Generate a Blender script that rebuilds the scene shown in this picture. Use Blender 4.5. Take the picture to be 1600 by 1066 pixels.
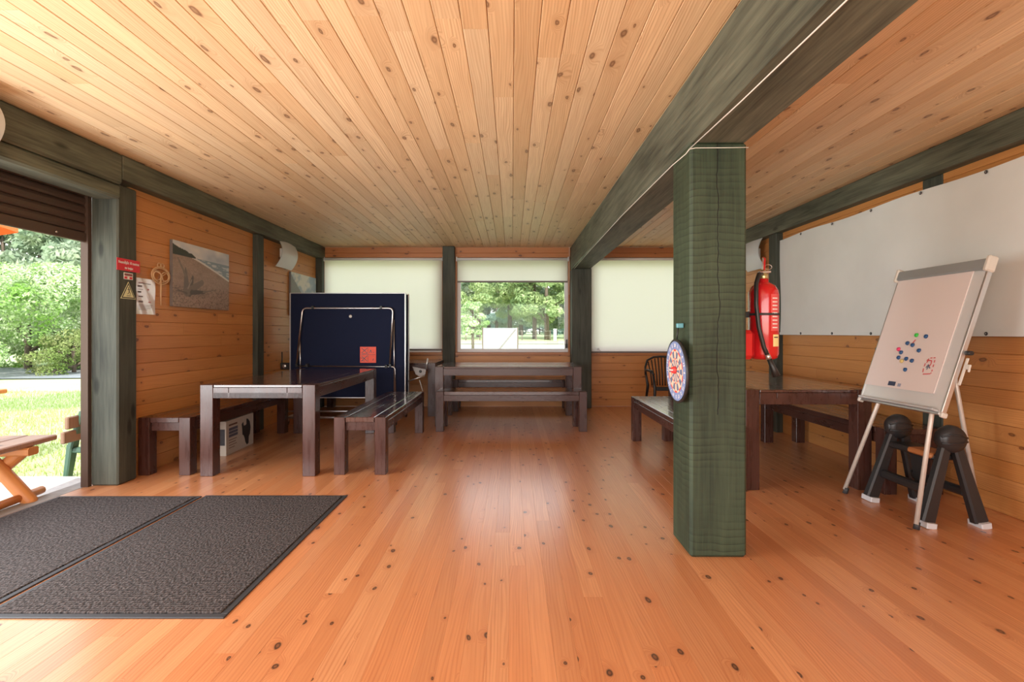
import bpy, bmesh, math, random
import numpy as np
from mathutils import Vector, Matrix

for o in list(bpy.data.objects): bpy.data.objects.remove(o)
SC = bpy.context.scene
COL = SC.collection
PI = math.pi

# ------------------------------------------------------------------ camera, sky, sun, daylight, added fill, exposure
F, VX, VY, H = 775.0, 800.4, 520.0, 1.18        # focal length in pixels, vanishing point, eye height
cam = bpy.data.cameras.new('camera'); cam_o = bpy.data.objects.new('camera', cam); COL.objects.link(cam_o)
cam_o.location = (0, 0, H); cam_o.rotation_euler = (PI/2, 0, 0)
cam.sensor_width = 36; cam.lens = 36*F/1600; cam.shift_y = -13/1600; cam.clip_start = .05; cam.clip_end = 500
SC.camera = cam_o
SC.view_settings.view_transform = 'Standard'; SC.view_settings.look = 'None'
SC.view_settings.gamma = 1; SC.view_settings.use_curve_mapping = False; SC.view_settings.exposure = 0.06

world = bpy.data.worlds.new('sky'); SC.world = world; world.use_nodes = True
wn = world.node_tree; wn.nodes.clear()
w_out = wn.nodes.new('ShaderNodeOutputWorld'); w_bg = wn.nodes.new('ShaderNodeBackground')
w_tc = wn.nodes.new('ShaderNodeTexCoord'); w_sep = wn.nodes.new('ShaderNodeSeparateXYZ'); w_r = wn.nodes.new('ShaderNodeValToRGB')
w_r.color_ramp.elements[0].position = 0; w_r.color_ramp.elements[0].color = (1, .985, .95, 1)
w_r.color_ramp.elements[1].position = 1; w_r.color_ramp.elements[1].color = (.70, .82, 1, 1)
wn.links.new(w_tc.outputs['Generated'], w_sep.inputs[0]); wn.links.new(w_sep.outputs['Z'], w_r.inputs[0])
wn.links.new(w_r.outputs[0], w_bg.inputs[0]); w_bg.inputs[1].default_value = 2.9
wn.links.new(w_bg.outputs[0], w_out.inputs[0])

def add_light(name, kind, loc, direction, energy, color, size=None):
    l = bpy.data.lights.new(name, kind); l.energy = energy; l.color = color
    if kind == 'AREA': l.shape = 'RECTANGLE'; l.size, l.size_y = size
    o = bpy.data.objects.new(name, l); COL.objects.link(o); o.location = loc
    o.rotation_euler = Vector(direction).to_track_quat('-Z', 'Y').to_euler(); return o
sun = add_light('sun', 'SUN', (0, -5, 8), (-.06, 1, -.75), 5.6, (1, .95, .86)); sun.data.angle = .012
add_light('daylight_door', 'AREA', (-3.36, 1.55, 1.0), (1, .2, 0), 150, (.93, .97, 1), (2.3, 1.7))
add_light('fill_rear', 'AREA', (-.2, -1.78, 1.35), (0, 1, 0), 108, (1, .97, .93), (5.0, 1.7))  # fill light added behind the camera, standing in for unseen windows

# ------------------------------------------------------------------ helpers
def at(px, py, s): return Vector(((px-VX)/s, F/s, H-(py-VY)/s))
def lin(c):
    return tuple(((v/255)/12.92 if v/255 <= .04045 else ((v/255+.055)/1.055)**2.4) for v in c)
def rot_cols(x, z, loc=(0, 0, 0)):
    x = Vector(x).normalized(); z = Vector(z).normalized(); y = z.cross(x)
    m = Matrix((x, y, z)).transposed().to_4x4(); m.translation = Vector(loc); return m

class MB:
    def __init__(s): s.v = []; s.f = []; s.sm = []
    def add(s, vs, fs, smooth=False):
        n = len(s.v); s.v += [tuple(p) for p in vs]; s.f += [tuple(i+n for i in f) for f in fs]; s.sm += [smooth]*len(fs); return s
    def box(s, a, b, bev=.003, m=None):
        a = Vector(a); b = Vector(b); lo = [min(a[i], b[i]) for i in range(3)]; hi = [max(a[i], b[i]) for i in range(3)]
        bev = min(bev, min(hi[i]-lo[i] for i in range(3))*.35)
        if bev <= 0:
            vs = [Vector((x, y, z)) for x in (lo[0], hi[0]) for y in (lo[1], hi[1]) for z in (lo[2], hi[2])]
            fs = [(0,1,3,2),(4,6,7,5),(0,4,5,1),(2,3,7,6),(0,2,6,4),(1,5,7,3)]
        else:
            vs = []; idx = {}
            for cx in (0, 1):
                for cy in (0, 1):
                    for cz in (0, 1):
                        for ax in range(3):
                            p = [hi[i] if (cx, cy, cz)[i] else lo[i] for i in range(3)]
                            for i in range(3):
                                if i != ax: p[i] += bev if not (cx, cy, cz)[i] else -bev
                            idx[(cx, cy, cz, ax)] = len(vs); vs.append(Vector(p))
            fs = []
            for ax in range(3):
                u, w = (ax+1) % 3, (ax+2) % 3
                for sd in (0, 1):
                    loop = []
                    for (cu, cw) in ((0, 0), (1, 0), (1, 1), (0, 1)):
                        c = [0, 0, 0]; c[ax] = sd; c[u] = cu; c[w] = cw; loop.append(idx[(*c, ax)])
                    fs.append(tuple(loop if sd else loop[::-1]))
                # edges parallel to ax
                for cu in (0, 1):
                    for cw in (0, 1):
                        c0 = [0, 0, 0]; c0[u] = cu; c0[w] = cw; c1 = list(c0); c1[ax] = 1
                        q = [idx[(*c0, u)], idx[(*c1, u)], idx[(*c1, w)], idx[(*c0, w)]]
                        fs.append(tuple(q if (cu == cw) else q[::-1]))
            for cx in (0, 1):
                for cy in (0, 1):
                    for cz in (0, 1):
                        q = [idx[(cx, cy, cz, a_)] for a_ in range(3)]
                        fs.append(tuple(q if (cx+cy+cz) % 2 else q[::-1]))
        if m is not None: vs = [m @ p for p in vs]
        return s.add(vs, fs)
    def bar(s, p0, p1, w, h, bev=.003, up=(0, 0, 1), w1=None, h1=None):
        p0 = Vector(p0); p1 = Vector(p1); d = (p1-p0); L = d.length; x = d/L
        up = Vector(up); y = up.cross(x)
        if y.length < 1e-4: y = Vector((0, 1, 0)).cross(x)
        y.normalize(); z = x.cross(y); w1 = w if w1 is None else w1; h1 = h if h1 is None else h1
        k = bev; vs = []
        for (c, ww, hh) in ((p0, w, h), (p1, w1, h1)):
            for (a_, b_) in ((-1, -1), (1, -1), (1, 1), (-1, 1)):
                e = [(ww/2-k, hh/2), (ww/2, hh/2-k)]
                if a_*b_ > 0: e = e[::-1]
                for (u_, v_) in e: vs.append(c + y*(a_*u_) + z*(b_*v_))
        n = 8; fs = [tuple(range(n-1, -1, -1)), tuple(range(n, 2*n))]
        for i in range(n): fs.append((i, (i+1) % n, n+(i+1) % n, n+i))
        return s.add(vs, fs)
    def tube(s, pts, r, n=10, closed=False, caps=True):
        pts = [Vector(p) for p in pts]; N = len(pts); rr = r if isinstance(r, (list, tuple)) else [r]*N
        t0 = (pts[1]-pts[0]).normalized(); a = Vector((0, 0, 1)) if abs(t0.z) < .9 else Vector((1, 0, 0))
        nrm = t0.cross(a).normalized(); vs = []
        for i, p in enumerate(pts):
            if closed: t = (pts[(i+1) % N]-pts[i-1]).normalized()
            else: t = (pts[min(i+1, N-1)]-pts[max(i-1, 0)]).normalized()
            nrm = (nrm - t*nrm.dot(t)).normalized(); b = t.cross(nrm)
            for k in range(n):
                a_ = 2*PI*k/n; vs.append(p + (nrm*math.cos(a_)+b*math.sin(a_))*rr[i])
        fs = []
        for i in range(N if closed else N-1):
            j = (i+1) % N
            for k in range(n): fs.append((i*n+k, i*n+(k+1) % n, j*n+(k+1) % n, j*n+k))
        s.add(vs, fs, True)
        if caps and not closed:
            m0 = len(s.v)-N*n; s.f += [tuple(m0+k for k in range(n-1, -1, -1)), tuple(m0+(N-1)*n+k for k in range(n))]; s.sm += [False, False]
        return s
    def lathe(s, prof, n=24, m=None, smooth=True, a0=0, a1=2*PI):
        full = abs(a1-a0-2*PI) < 1e-6; vs = []; cols = n if full else n+1
        for k in range(cols):
            a = a0+(a1-a0)*k/n
            for (r, z) in prof:
                p = Vector((r*math.cos(a), r*math.sin(a), z)); vs.append(m @ p if m is not None else p)
        fs = []; P = len(prof)
        for k in range(n):
            j = (k+1) % cols
            for i in range(P-1): fs.append((k*P+i, j*P+i, j*P+i+1, k*P+i+1))
        return s.add(vs, fs, smooth)
    def prism(s, poly, t, m=None):       # poly in local xy, thickness along z from 0 to t
        n = len(poly); vs = [Vector((x, y, 0)) for x, y in poly]+[Vector((x, y, t)) for x, y in poly]
        if m is not None: vs = [m @ p for p in vs]
        fs = [tuple(range(n-1, -1, -1)), tuple(range(n, 2*n))]+[(i, (i+1) % n, n+(i+1) % n, n+i) for i in range(n)]
        return s.add(vs, fs)
    def grid(s, fn, nu, nv, smooth=True):
        vs = [Vector(fn(i/nu, j/nv)) for j in range(nv+1) for i in range(nu+1)]
        fs = [(j*(nu+1)+i, j*(nu+1)+i+1, (j+1)*(nu+1)+i+1, (j+1)*(nu+1)+i) for j in range(nv) for i in range(nu)]
        return s.add(vs, fs, smooth)
    def build(s, name, mat, parent=None, mat_w=None, **props):
        me = bpy.data.meshes.new(name); me.from_pydata(s.v, [], s.f)
        me.polygons.foreach_set('use_smooth', s.sm); me.update()
        if mat: me.materials.append(mat)
        o = bpy.data.objects.new(name, me); COL.objects.link(o)
        if parent is not None: o.parent = parent
        if mat_w is not None: o.matrix_local = mat_w
        for k, v in props.items(): o[k] = v
        return o

def thing(name, label, cat, loc=(0, 0, 0), rz=0, group=None):
    o = bpy.data.objects.new(name, None); COL.objects.link(o); o.location = loc; o.rotation_euler = (0, 0, rz)
    o.empty_display_size = .1
    o['label'] = label; o['category'] = cat
    if group: o['group'] = group
    return o
def tag(o, label, cat, group=None):
    o['label'] = label; o['category'] = cat
    if group: o['group'] = group
    return o
def struct(o): o['kind'] = 'structure'; return o
def copy_tree(o, parent=None):
    c = o.copy(); COL.objects.link(c)
    if parent: c.parent = parent
    for ch in list(o.children): copy_tree(ch, c)
    return c
def text_mesh(name, txt, size, mat, parent, m, align='CENTER', extrude=.0004, bold=0.0, sx=1.0):
    c = bpy.data.curves.new('txt', 'FONT'); c.body = txt; c.size = size; c.align_x = align; c.align_y = 'CENTER'
    c.extrude = extrude; c.offset = bold; c.resolution_u = 2
    t = bpy.data.objects.new('txt', c); COL.objects.link(t)
    dg = bpy.context.evaluated_depsgraph_get(); me = bpy.data.meshes.new_from_object(t.evaluated_get(dg))
    bpy.data.objects.remove(t); me.transform(Matrix.Diagonal((sx, 1, 1, 1)))
    me.materials.clear(); me.materials.append(mat); me.name = name
    o = bpy.data.objects.new(name, me); COL.objects.link(o); o.parent = parent; o.matrix_local = m; return o

# ------------------------------------------------------------------ materials
class NT:
    def __init__(s, name):
        s.m = bpy.data.materials.new(name); s.m.use_nodes = True; s.t = s.m.node_tree
        s.b = s.t.nodes['Principled BSDF']; s.o = s.t.nodes['Material Output']
    def n(s, typ, **kw):
        nd = s.t.nodes.new(typ)
        for k, v in kw.items(): setattr(nd, k, v)
        return nd
    def l(s, a, b): s.t.links.new(a, b)
    def math(s, op, a, b=None, c=None, clamp=False):
        nd = s.n('ShaderNodeMath', operation=op); nd.use_clamp = clamp
        for i, v in enumerate((a, b, c)):
            if v is None: continue
            if isinstance(v, (int, float)): nd.inputs[i].default_value = v
            else: s.l(v, nd.inputs[i])
        return nd.outputs[0]
    def mix(s, fac, a, b, blend='MIX'):
        nd = s.n('ShaderNodeMix', data_type='RGBA', blend_type=blend)
        for i, v in ((0, fac), (6, a), (7, b)):
            if isinstance(v, (int, float)): nd.inputs[i].default_value = v
            elif isinstance(v, tuple): nd.inputs[i].default_value = (*v[:3], 1)
            else: s.l(v, nd.inputs[i])
        return nd.outputs[2]
    def noise(s, vec, scale=1, detail=3, rough=.5, dist=0):
        nd = s.n('ShaderNodeTexNoise'); nd.inputs['Scale'].default_value = scale; nd.inputs['Detail'].default_value = detail
        nd.inputs['Roughness'].default_value = rough; nd.inputs['Distortion'].default_value = dist
        if vec is not None: s.l(vec, nd.inputs['Vector'])
        return nd.outputs['Fac']
    def comb(s, x, y, z):
        nd = s.n('ShaderNodeCombineXYZ')
        for i, v in enumerate((x, y, z)):
            if isinstance(v, (int, float)): nd.inputs[i].default_value = v
            else: s.l(v, nd.inputs[i])
        return nd.outputs[0]
    def xyz(s, kind='Object'):
        tc = s.n('ShaderNodeTexCoord'); sp = s.n('ShaderNodeSeparateXYZ'); s.l(tc.outputs[kind], sp.inputs[0]); return sp.outputs
    def rng(s, v, a, b, c=0, d=1):
        nd = s.n('ShaderNodeMapRange'); s.l(v, nd.inputs[0])
        for i, q in enumerate((a, b, c, d)): nd.inputs[i+1].default_value = q
        return nd.outputs[0]
    def bump(s, h, strength=.3, dist=.002):
        nd = s.n('ShaderNodeBump'); nd.inputs['Strength'].default_value = strength; nd.inputs['Distance'].default_value = dist
        s.l(h, nd.inputs['Height']); s.l(nd.outputs[0], s.b.inputs['Normal'])
    def setb(s, **kw):
        for k, v in kw.items():
            k = {'base': 'Base Color', 'rough': 'Roughness', 'metal': 'Metallic', 'coat': 'Coat Weight', 'coat_r': 'Coat Roughness', 'spec': 'Specular IOR Level'}[k]
            if isinstance(v, (int, float)): s.b.inputs[k].default_value = v
            elif isinstance(v, tuple): s.b.inputs[k].default_value = (*v[:3], 1)
            else: s.l(v, s.b.inputs[k])

def pine(name, c1, c2, dark, knot, rough=.4, coat=0., hue=.25, knots=.5, ksize=.16, spec=.5, kf=(3.4, 6.5), grain=.45, coat_r=.12):
    """sawn pine; the grain runs along the local x axis, each board gets its own random offset"""
    t = NT(name); x, y, z = t.xyz(); oi = t.n('ShaderNodeObjectInfo').outputs['Random']
    o1 = t.math('MULTIPLY', oi, 61.0); o2 = t.math('MULTIPLY', oi, 137.0)
    xs = t.math('ADD', x, o1)
    vor = t.n('ShaderNodeTexVoronoi'); vor.voronoi_dimensions = '2D'; vor.inputs['Scale'].default_value = 1
    wob = t.noise(t.comb(t.math('MULTIPLY', xs, 9), t.math('MULTIPLY', y, 9), o2), 1, 2)
    kx = t.math('ADD', t.math('MULTIPLY', xs, kf[0]), t.math('MULTIPLY', wob, .25))
    t.l(t.comb(kx, t.math('ADD', t.math('ADD', t.math('MULTIPLY', y, kf[1]), t.math('MULTIPLY', wob, .2)), o2), 0.), vor.inputs['Vector'])
    sc = t.n('ShaderNodeSeparateColor'); t.l(vor.outputs['Color'], sc.inputs[0]); d = vor.outputs['Distance']
    rad = t.math('MULTIPLY', t.math('MULTIPLY_ADD', sc.outputs[1], .85, .35), ksize)
    q = t.math('DIVIDE', d, rad)
    has = t.math('GREATER_THAN', sc.outputs[0], 1-knots)
    core = t.math('MULTIPLY', t.rng(q, 1.0, .62), has)
    halo = t.math('MULTIPLY', t.rng(q, 3.2, .9), has)
    heart = t.math('MULTIPLY', t.rng(q, .25, .5, 0, 1), core)
    bend = t.math('MULTIPLY', halo, .05)
    n1 = t.noise(t.comb(t.math('MULTIPLY', xs, .9), t.math('MULTIPLY', y, 5), o2), 1, 2)
    yy = t.math('ADD', t.math('ADD', y, bend), t.math('MULTIPLY', n1, .10))
    rings = t.math('SINE', t.math('MULTIPLY', yy, 480.0))
    rings = t.math('MULTIPLY_ADD', rings, .5, .5)
    fib = t.noise(t.comb(t.math('MULTIPLY', xs, 2.5), t.math('MULTIPLY', yy, 110), o2), 1, 3)
    patch = t.noise(t.comb(t.math('MULTIPLY', xs, .7), t.math('MULTIPLY', y, 4), o1), 1, 2)
    g = t.math('ADD', t.math('MULTIPLY', t.math('POWER', rings, 2.5), t.rng(patch, .35, .65, .15, .6)), t.rng(fib, .3, .7, -.1, .45), clamp=True)
    base = t.mix(oi, c1, c2)
    hs = t.n('ShaderNodeHueSaturation'); t.l(base, hs.inputs['Color'])
    r2 = t.math('FRACT', t.math('MULTIPLY', oi, 17.3))
    t.l(t.math('MULTIPLY_ADD', r2, hue, 1-hue*.5), hs.inputs['Value'])
    col = t.mix(t.math('MULTIPLY', g, grain), hs.outputs[0], dark)
    col = t.mix(t.math('MULTIPLY', halo, .25), col, dark)
    col = t.mix(t.math('MULTIPLY', core, t.math('MULTIPLY_ADD', heart, .3, .6)), col, knot)
    t.setb(base=col, rough=rough, coat=coat, coat_r=coat_r, spec=spec)
    t.bump(t.math('SUBTRACT', 1, g), .12, .0006)
    return t.m

def stained(name, a, b, axis='y', saw=False, crack=False):
    """green-grey stained timber; noise stretched along the given axis"""
    t = NT(name); P = t.xyz(); k = {'x': 0, 'y': 1, 'z': 2}[axis]
    st = [P[i] if i != k else None for i in range(3)]
    v = [t.math('MULTIPLY', P[i], 2.2 if i == k else 26) for i in range(3)]
    n1 = t.noise(t.comb(*v), 1, 4, .6); v2 = [t.math('MULTIPLY', P[i], 1.3 if i == k else 5) for i in range(3)]
    n2 = t.noise(t.comb(*v2), 1, 3); n3 = t.noise(t.comb(*[t.math('MULTIPLY', P[i], 3 if i == k else 90) for i in range(3)]), 1, 2)
    f = t.math('ADD', t.math('MULTIPLY', n1, .5), t.math('ADD', t.math('MULTIPLY', n2, .6), t.math('MULTIPLY', n3, .35)))
    col = t.mix(t.rng(f, .5, .95), a, b)
    vor = t.n('ShaderNodeTexVoronoi'); t.l(t.comb(*[t.math('MULTIPLY', P[i], 2.0 if i == k else 6) for i in range(3)]), vor.inputs['Vector']); vor.inputs['Scale'].default_value = 1
    sc = t.n('ShaderNodeSeparateColor'); t.l(vor.outputs['Color'], sc.inputs[0])
    kn = t.math('MULTIPLY', t.rng(vor.outputs['Distance'], .17, .09), t.math('GREATER_THAN', sc.outputs[0], .6))
    col = t.mix(t.math('MULTIPLY', kn, .7), col, tuple(c*.25 for c in a))
    hgt = f
    if saw:
        zz = t.math('ADD', P[2], t.math('MULTIPLY', t.noise(t.comb(t.math('MULTIPLY', P[0], 3.5), t.math('MULTIPLY', P[1], 3.5), t.math('MULTIPLY', P[2], 1.6)), 1, 2), .07))
        sw = t.math('FRACT', t.math('MULTIPLY', zz, 26.0)); amp = t.noise(t.comb(t.math('MULTIPLY', P[0], 4), t.math('MULTIPLY', P[1], 4), t.math('MULTIPLY', P[2], 3.5)), 1, 3)
        sw = t.math('MULTIPLY', sw, t.rng(amp, .35, .65))
        hgt = t.math('ADD', f, t.math('MULTIPLY', sw, 1.6))
        col = t.mix(t.math('MULTIPLY', sw, .55), col, tuple(min(1, c*1.25) for c in b)); col = t.mix(t.math('MULTIPLY', t.math('LESS_THAN', sw, .12), t.math('MULTIPLY', t.rng(amp, .42, .62), .3)), col, tuple(c*.4 for c in a))
    if crack:
        w = t.noise(t.comb(0., 0., t.math('MULTIPLY', P[2], 2.6)), 1, 4, .55)
        d = t.math('ABSOLUTE', t.math('SUBTRACT', P[0], t.math('MULTIPLY_ADD', w, .10, -.055)))
        ck = t.math('MULTIPLY', t.rng(d, .0030, .0012), t.math('LESS_THAN', P[1], -.12))
        ck = t.math('MULTIPLY', ck, t.math('GREATER_THAN', P[2], .75))
        col = t.mix(ck, col, (.004, .004, .003)); hgt = t.math('SUBTRACT', hgt, t.math('MULTIPLY', ck, 3))
    t.setb(base=col, rough=.62, spec=.35); t.bump(hgt, .5 if saw else .3, .004 if saw else .002)
    return t.m

def plain(name, c, rough=.5, metal=0., spec=.5, noise=.0, nscale=40, coat=0., bumps=0.):
    t = NT(name)
    if noise or bumps:
        tc = t.n('ShaderNodeTexCoord'); f = t.noise(tc.outputs['Object'], nscale, 3)
        if noise: t.setb(base=t.mix(t.rng(f, .3, .7, 0, noise), c, tuple(v*.5 for v in c)))
        else: t.setb(base=c)
        if bumps: t.bump(f, bumps, .002)
    else: t.setb(base=c)
    t.setb(rough=rough, metal=metal, spec=spec, coat=coat); return t.m

def darkwood(name='dark_stained_wood', k=1.0, top=False):
    t = NT(name); x, y, z = t.xyz(); oi = t.n('ShaderNodeObjectInfo').outputs['Random']
    nz = t.n('ShaderNodeNewGeometry')
    f = t.noise(t.comb(t.math('ADD', t.math('MULTIPLY', x, 3), t.math('MULTIPLY', oi, 30)), t.math('MULTIPLY', y, 40), t.math('MULTIPLY', z, 12)), 1, 4, .6)
    g = t.noise(t.comb(t.math('MULTIPLY', x, 1.5), t.math('MULTIPLY', y, 9), t.math('MULTIPLY', z, 3)), 1, 2)
    c = t.mix(t.rng(t.math('ADD', f, g), .75, 1.25), tuple(v*k for v in (.060, .020, .014)), tuple(v*k for v in (.100, .038, .027)))
    t.setb(base=c, rough=t.rng(f, .3, .7, .24, .34), spec=.45, coat=.15, coat_r=.15); 
    if top: t.setb(rough=.2, coat=.9, coat_r=.09)
    else: t.bump(f, .05, .0003)
    return t.m

M = {}
M['floor'] = pine('floor_pine', lin((206, 134, 84)), lin((218, 154, 104)), lin((166, 88, 46)), lin((40, 20, 16)), rough=.42, coat=.85, coat_r=.24, hue=.15, knots=.42, ksize=.10, kf=(5, 8), grain=.62)
M['ceil'] = pine('ceiling_pine', lin((232, 206, 166)), lin((222, 186, 140)), lin((176, 130, 88)), lin((120, 84, 56)), rough=.5, hue=.2, knots=.5, ksize=.115, kf=(3.0, 7), grain=.7)
M['wall'] = pine('wall_pine', lin((206, 144, 84)), lin((200, 134, 72)), lin((160, 94, 48)), lin((104, 60, 32)), rough=.42, hue=.13, knots=.42, ksize=.12, kf=(3.4, 7), grain=.6)
M['trim'] = pine('trim_pine', lin((190, 124, 74)), lin((182, 116, 68)), lin((144, 82, 46)), lin((76, 42, 26)), rough=.4, hue=.1, knots=.5, ksize=.13)
GA, GB = lin((44, 47, 41)), lin((86, 88, 77))
M['post'] = stained('green_stain_post', GA, GB, 'z')
M['beam'] = stained('green_stain_beam', lin((50, 54, 46)), lin((116, 118, 100)), 'y')
M['pillar'] = stained('green_stain_pillar', lin((30, 40, 28)), lin((64, 76, 56)), 'z', saw=True, crack=True)
M['dark'] = darkwood(k=.72); M['darktop'] = darkwood('polished_dark_wood', .72, True)
M['white'] = plain('white_paint', (.72, .70, .66), .5)
M['concrete'] = plain('pale_concrete', (.62, .60, .56), .9, noise=.3, nscale=20)
M['frame'] = plain('white_pvc', (.72, .70, .70), .35)
M['black'] = plain('black_plastic', (.018, .018, .018), .4)
M['rubber'] = plain('dark_rubber', (.035, .035, .038), .6)
M['steel'] = plain('steel_tube', (.62, .6, .58), .28, 1)
M['alu'] = plain('aluminium', (.66, .66, .66), .38, .9)
M['red'] = plain('red_enamel', (.55, .012, .016), .22, coat=.5)

def fabric(k=1., nm='blind_fabric'):
    t = NT(nm); x, y, z = t.xyz()
    w = t.math('MULTIPLY', t.math('SINE', t.math('MULTIPLY', x, 260)), t.math('SINE', t.math('MULTIPLY', z, 900)))
    c = t.mix(t.math('MULTIPLY_ADD', w, .08, .08), (.86*k, .79*k, .73*k), (.76*k, .69*k, .62*k))
    d = t.n('ShaderNodeBsdfDiffuse'); tr = t.n('ShaderNodeBsdfTranslucent'); t.l(c, d.inputs[0]); t.l(c, tr.inputs[0])
    mx = t.n('ShaderNodeMixShader'); mx.inputs[0].default_value = .72; t.l(d.outputs[0], mx.inputs[1]); t.l(tr.outputs[0], mx.inputs[2])
    t.l(mx.outputs[0], t.o.inputs[0]); return t.m
M['fabric'] = fabric(); M['fabric_darker'] = fabric(.86, 'darker_blind_fabric')  # second copy is the same weave in a darker tone, for the middle blind
def glass():
    t = NT('window_glass'); tr = t.n('ShaderNodeBsdfTransparent'); gl = t.n('ShaderNodeBsdfGlossy'); gl.inputs['Roughness'].default_value = .02
    fr = t.n('ShaderNodeFresnel'); fr.inputs[0].default_value = 1.22; mx = t.n('ShaderNodeMixShader'); tr.inputs[0].default_value = (.97, .99, .98, 1)
    t.l(fr.outputs[0], mx.inputs[0]); t.l(tr.outputs[0], mx.inputs[1]); t.l(gl.outputs[0], mx.inputs[2]); t.l(mx.outputs[0], t.o.inputs[0]); return t.m
M['glass'] = glass()
def leafmat(name, a, b, c):
    t = NT(name); g = t.n('ShaderNodeNewGeometry'); r = g.outputs['Random Per Island']
    col = t.mix(r, a, b); tc = t.n('ShaderNodeTexCoord'); col = t.mix(t.rng(t.noise(tc.outputs['Object'], .9, 3), .4, .65), col, c)
    d = t.n('ShaderNodeBsdfDiffuse'); tr = t.n('ShaderNodeBsdfTranslucent'); t.l(col, d.inputs[0]); t.l(col, tr.inputs[0])
    mx = t.n('ShaderNodeMixShader'); mx.inputs[0].default_value = .35; t.l(d.outputs[0], mx.inputs[1]); t.l(tr.outputs[0], mx.inputs[2])
    t.l(mx.outputs[0], t.o.inputs[0]); return t.m
M['leaf_bush'] = leafmat('bush_leaves', (.36, .52, .18), (.86, .88, .74), (.22, .40, .08))
M['leaf_brown'] = leafmat('bronze_green_leaves', (.28, .34, .12), (.42, .44, .22), (.20, .30, .08))
M['leaf_tree'] = leafmat('tree_leaves', (.36, .47, .20), (.58, .66, .36), (.30, .42, .20))
M['leaf_pine'] = leafmat('pine_needles', (.36, .44, .28), (.52, .58, .44), (.28, .38, .26))  # needle colour paled and greyed to carry distance haze
M['leaf_blue'] = leafmat('haze_tinted_needles', (.26, .38, .32), (.38, .50, .42), (.22, .34, .28))  # haze of the far trees and shrubs is mixed into this colour
M['bark'] = plain('bark', (.16, .12, .09), .9, noise=.5, nscale=8)
def lawn():
    t = NT('lawn_grass'); tc = t.n('ShaderNodeTexCoord'); a = t.noise(tc.outputs['Object'], 1.1, 4); b = t.noise(tc.outputs['Object'], 55, 3)
    c = t.mix(t.rng(a, .35, .65), (.36, .50, .15), (.50, .58, .25)); c = t.mix(t.rng(b, .35, .7), c, (.62, .66, .42))
    t.setb(base=c, rough=.9, spec=.1); t.bump(b, .5, .03); return t.m
M['lawn'] = lawn()

# ------------------------------------------------------------------ room shell
ZC = 2.55; YB = 7.95; YR = -1.85; XL, XR = -3.10, 3.20        # ceiling, back wall, rear wall, board planes
ZBM = 2.36                                                     # underside of the wall plates
def plank(name, L, W, T, ch, mat, parent, m):
    w, h = W/2, T/2
    sec = [(-w, -h), (w, -h), (w, h-ch), (w-ch, h), (-w+ch, h), (-w, h-ch)]
    vs = [(-L/2, a, b) for a, b in sec]+[(L/2, a, b) for a, b in sec]
    fs = [tuple(range(5, -1, -1)), tuple(range(6, 12))]+[(i, (i+1) % 6, 6+(i+1) % 6, 6+i) for i in range(6)]
    fs = [f[::-1] for f in fs]
    mb = MB(); mb.add(vs, fs); o = mb.build(name, mat, parent, m); return o

rnd = random.Random(4)
# floor
fl = struct(MB().box((-3.3, YR, -.06), (3.3, YB+.2, -.024), 0).build('floor', M['trim']))
W = .0835; n = int(6.52/W)
for i in range(n+1):
    x = -3.27+W*(i+.5)
    if x > 3.26: break
    y0 = YR; cuts = sorted([rnd.uniform(.6, 3.2), rnd.uniform(3.6, 6.6)])
    ys = [YR]+cuts+[YB]
    for a, b in zip(ys[:-1], ys[1:]):
        plank('plank', b-a-.0003, W-.0002, .024, .0005, M['floor'], fl, rot_cols((0, 1, 0), (0, 0, 1), (x, (a+b)/2, -.012)))
# ceiling
ce = struct(MB().box((-3.35, YR-.2, ZC+.022), (3.45, YB+.3, ZC+.12), 0).build('ceiling', M['trim']))
W = .1165; x = .01-W*27.5
while x < 3.22:
    if x > -3.14:
        cuts = sorted([rnd.uniform(.8, 3.0), rnd.uniform(3.3, 6.4)]); ys = [YR]+cuts+[YB]
        for a, b in zip(ys[:-1], ys[1:]):
            plank('plank', b-a-.001, W-.002, .02, .003, M['ceil'], ce, rot_cols((0, 1, 0), (0, 0, -1), (x, (a+b)/2, ZC+.011+rnd.uniform(0, .0012))))
    x += W
roof = struct(MB().box((-3.5, YR-.4, ZC+.13), (3.9, YB+.5, ZC+.25), 0).build('roof', M['trim']))
# left wall, right wall
BH = .1155
def board_wall(parent, X, nx, segs, z0, z1, mat):
    k = int(math.ceil((z1-z0)/BH))
    for (a, b) in segs:
        for i in range(k):
            za = z0+i*BH; zb = min(za+BH, z1)
            if zb-za < .02: continue
            cuts = [a, b] if b-a < 1.3 or rnd.random() < .6 else [a, rnd.uniform(a+.3*(b-a), a+.7*(b-a)), b]
            for p, q in zip(cuts[:-1], cuts[1:]):
                plank('board', q-p-.001, zb-za-.0015, .018, .0028, mat, parent, rot_cols((0, 1, 0), (nx, 0, 0), (X-nx*.009, (p+q)/2, (za+zb)/2)))
PY0, PY1 = 3.818, 4.018       # door post
wl = struct(MB().box((XL-.22, PY1, 0), (XL-.019, YB, ZC), 0).build('wall_left', M['trim']))
board_wall(wl, XL, 1, [(PY1, 5.93), (6.08, 7.85)], 0, ZBM+.04, M['wall'])
wl2 = struct(MB().box((XL-.22, YR, 0), (XL, .218, ZC), 0).build('wall_left_rear', M['wall']))
wr = struct(MB().box((XR+.019, YR, 0), (XR+.2, YB, ZC), 0).build('wall_right', M['trim']))
board_wall(wr, XR, -1, [(YR, 1.6), (1.6, 3.68), (3.86, 5.86), (6.03, 7.85)], 0, ZBM+.04, M['wall'])
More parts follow.
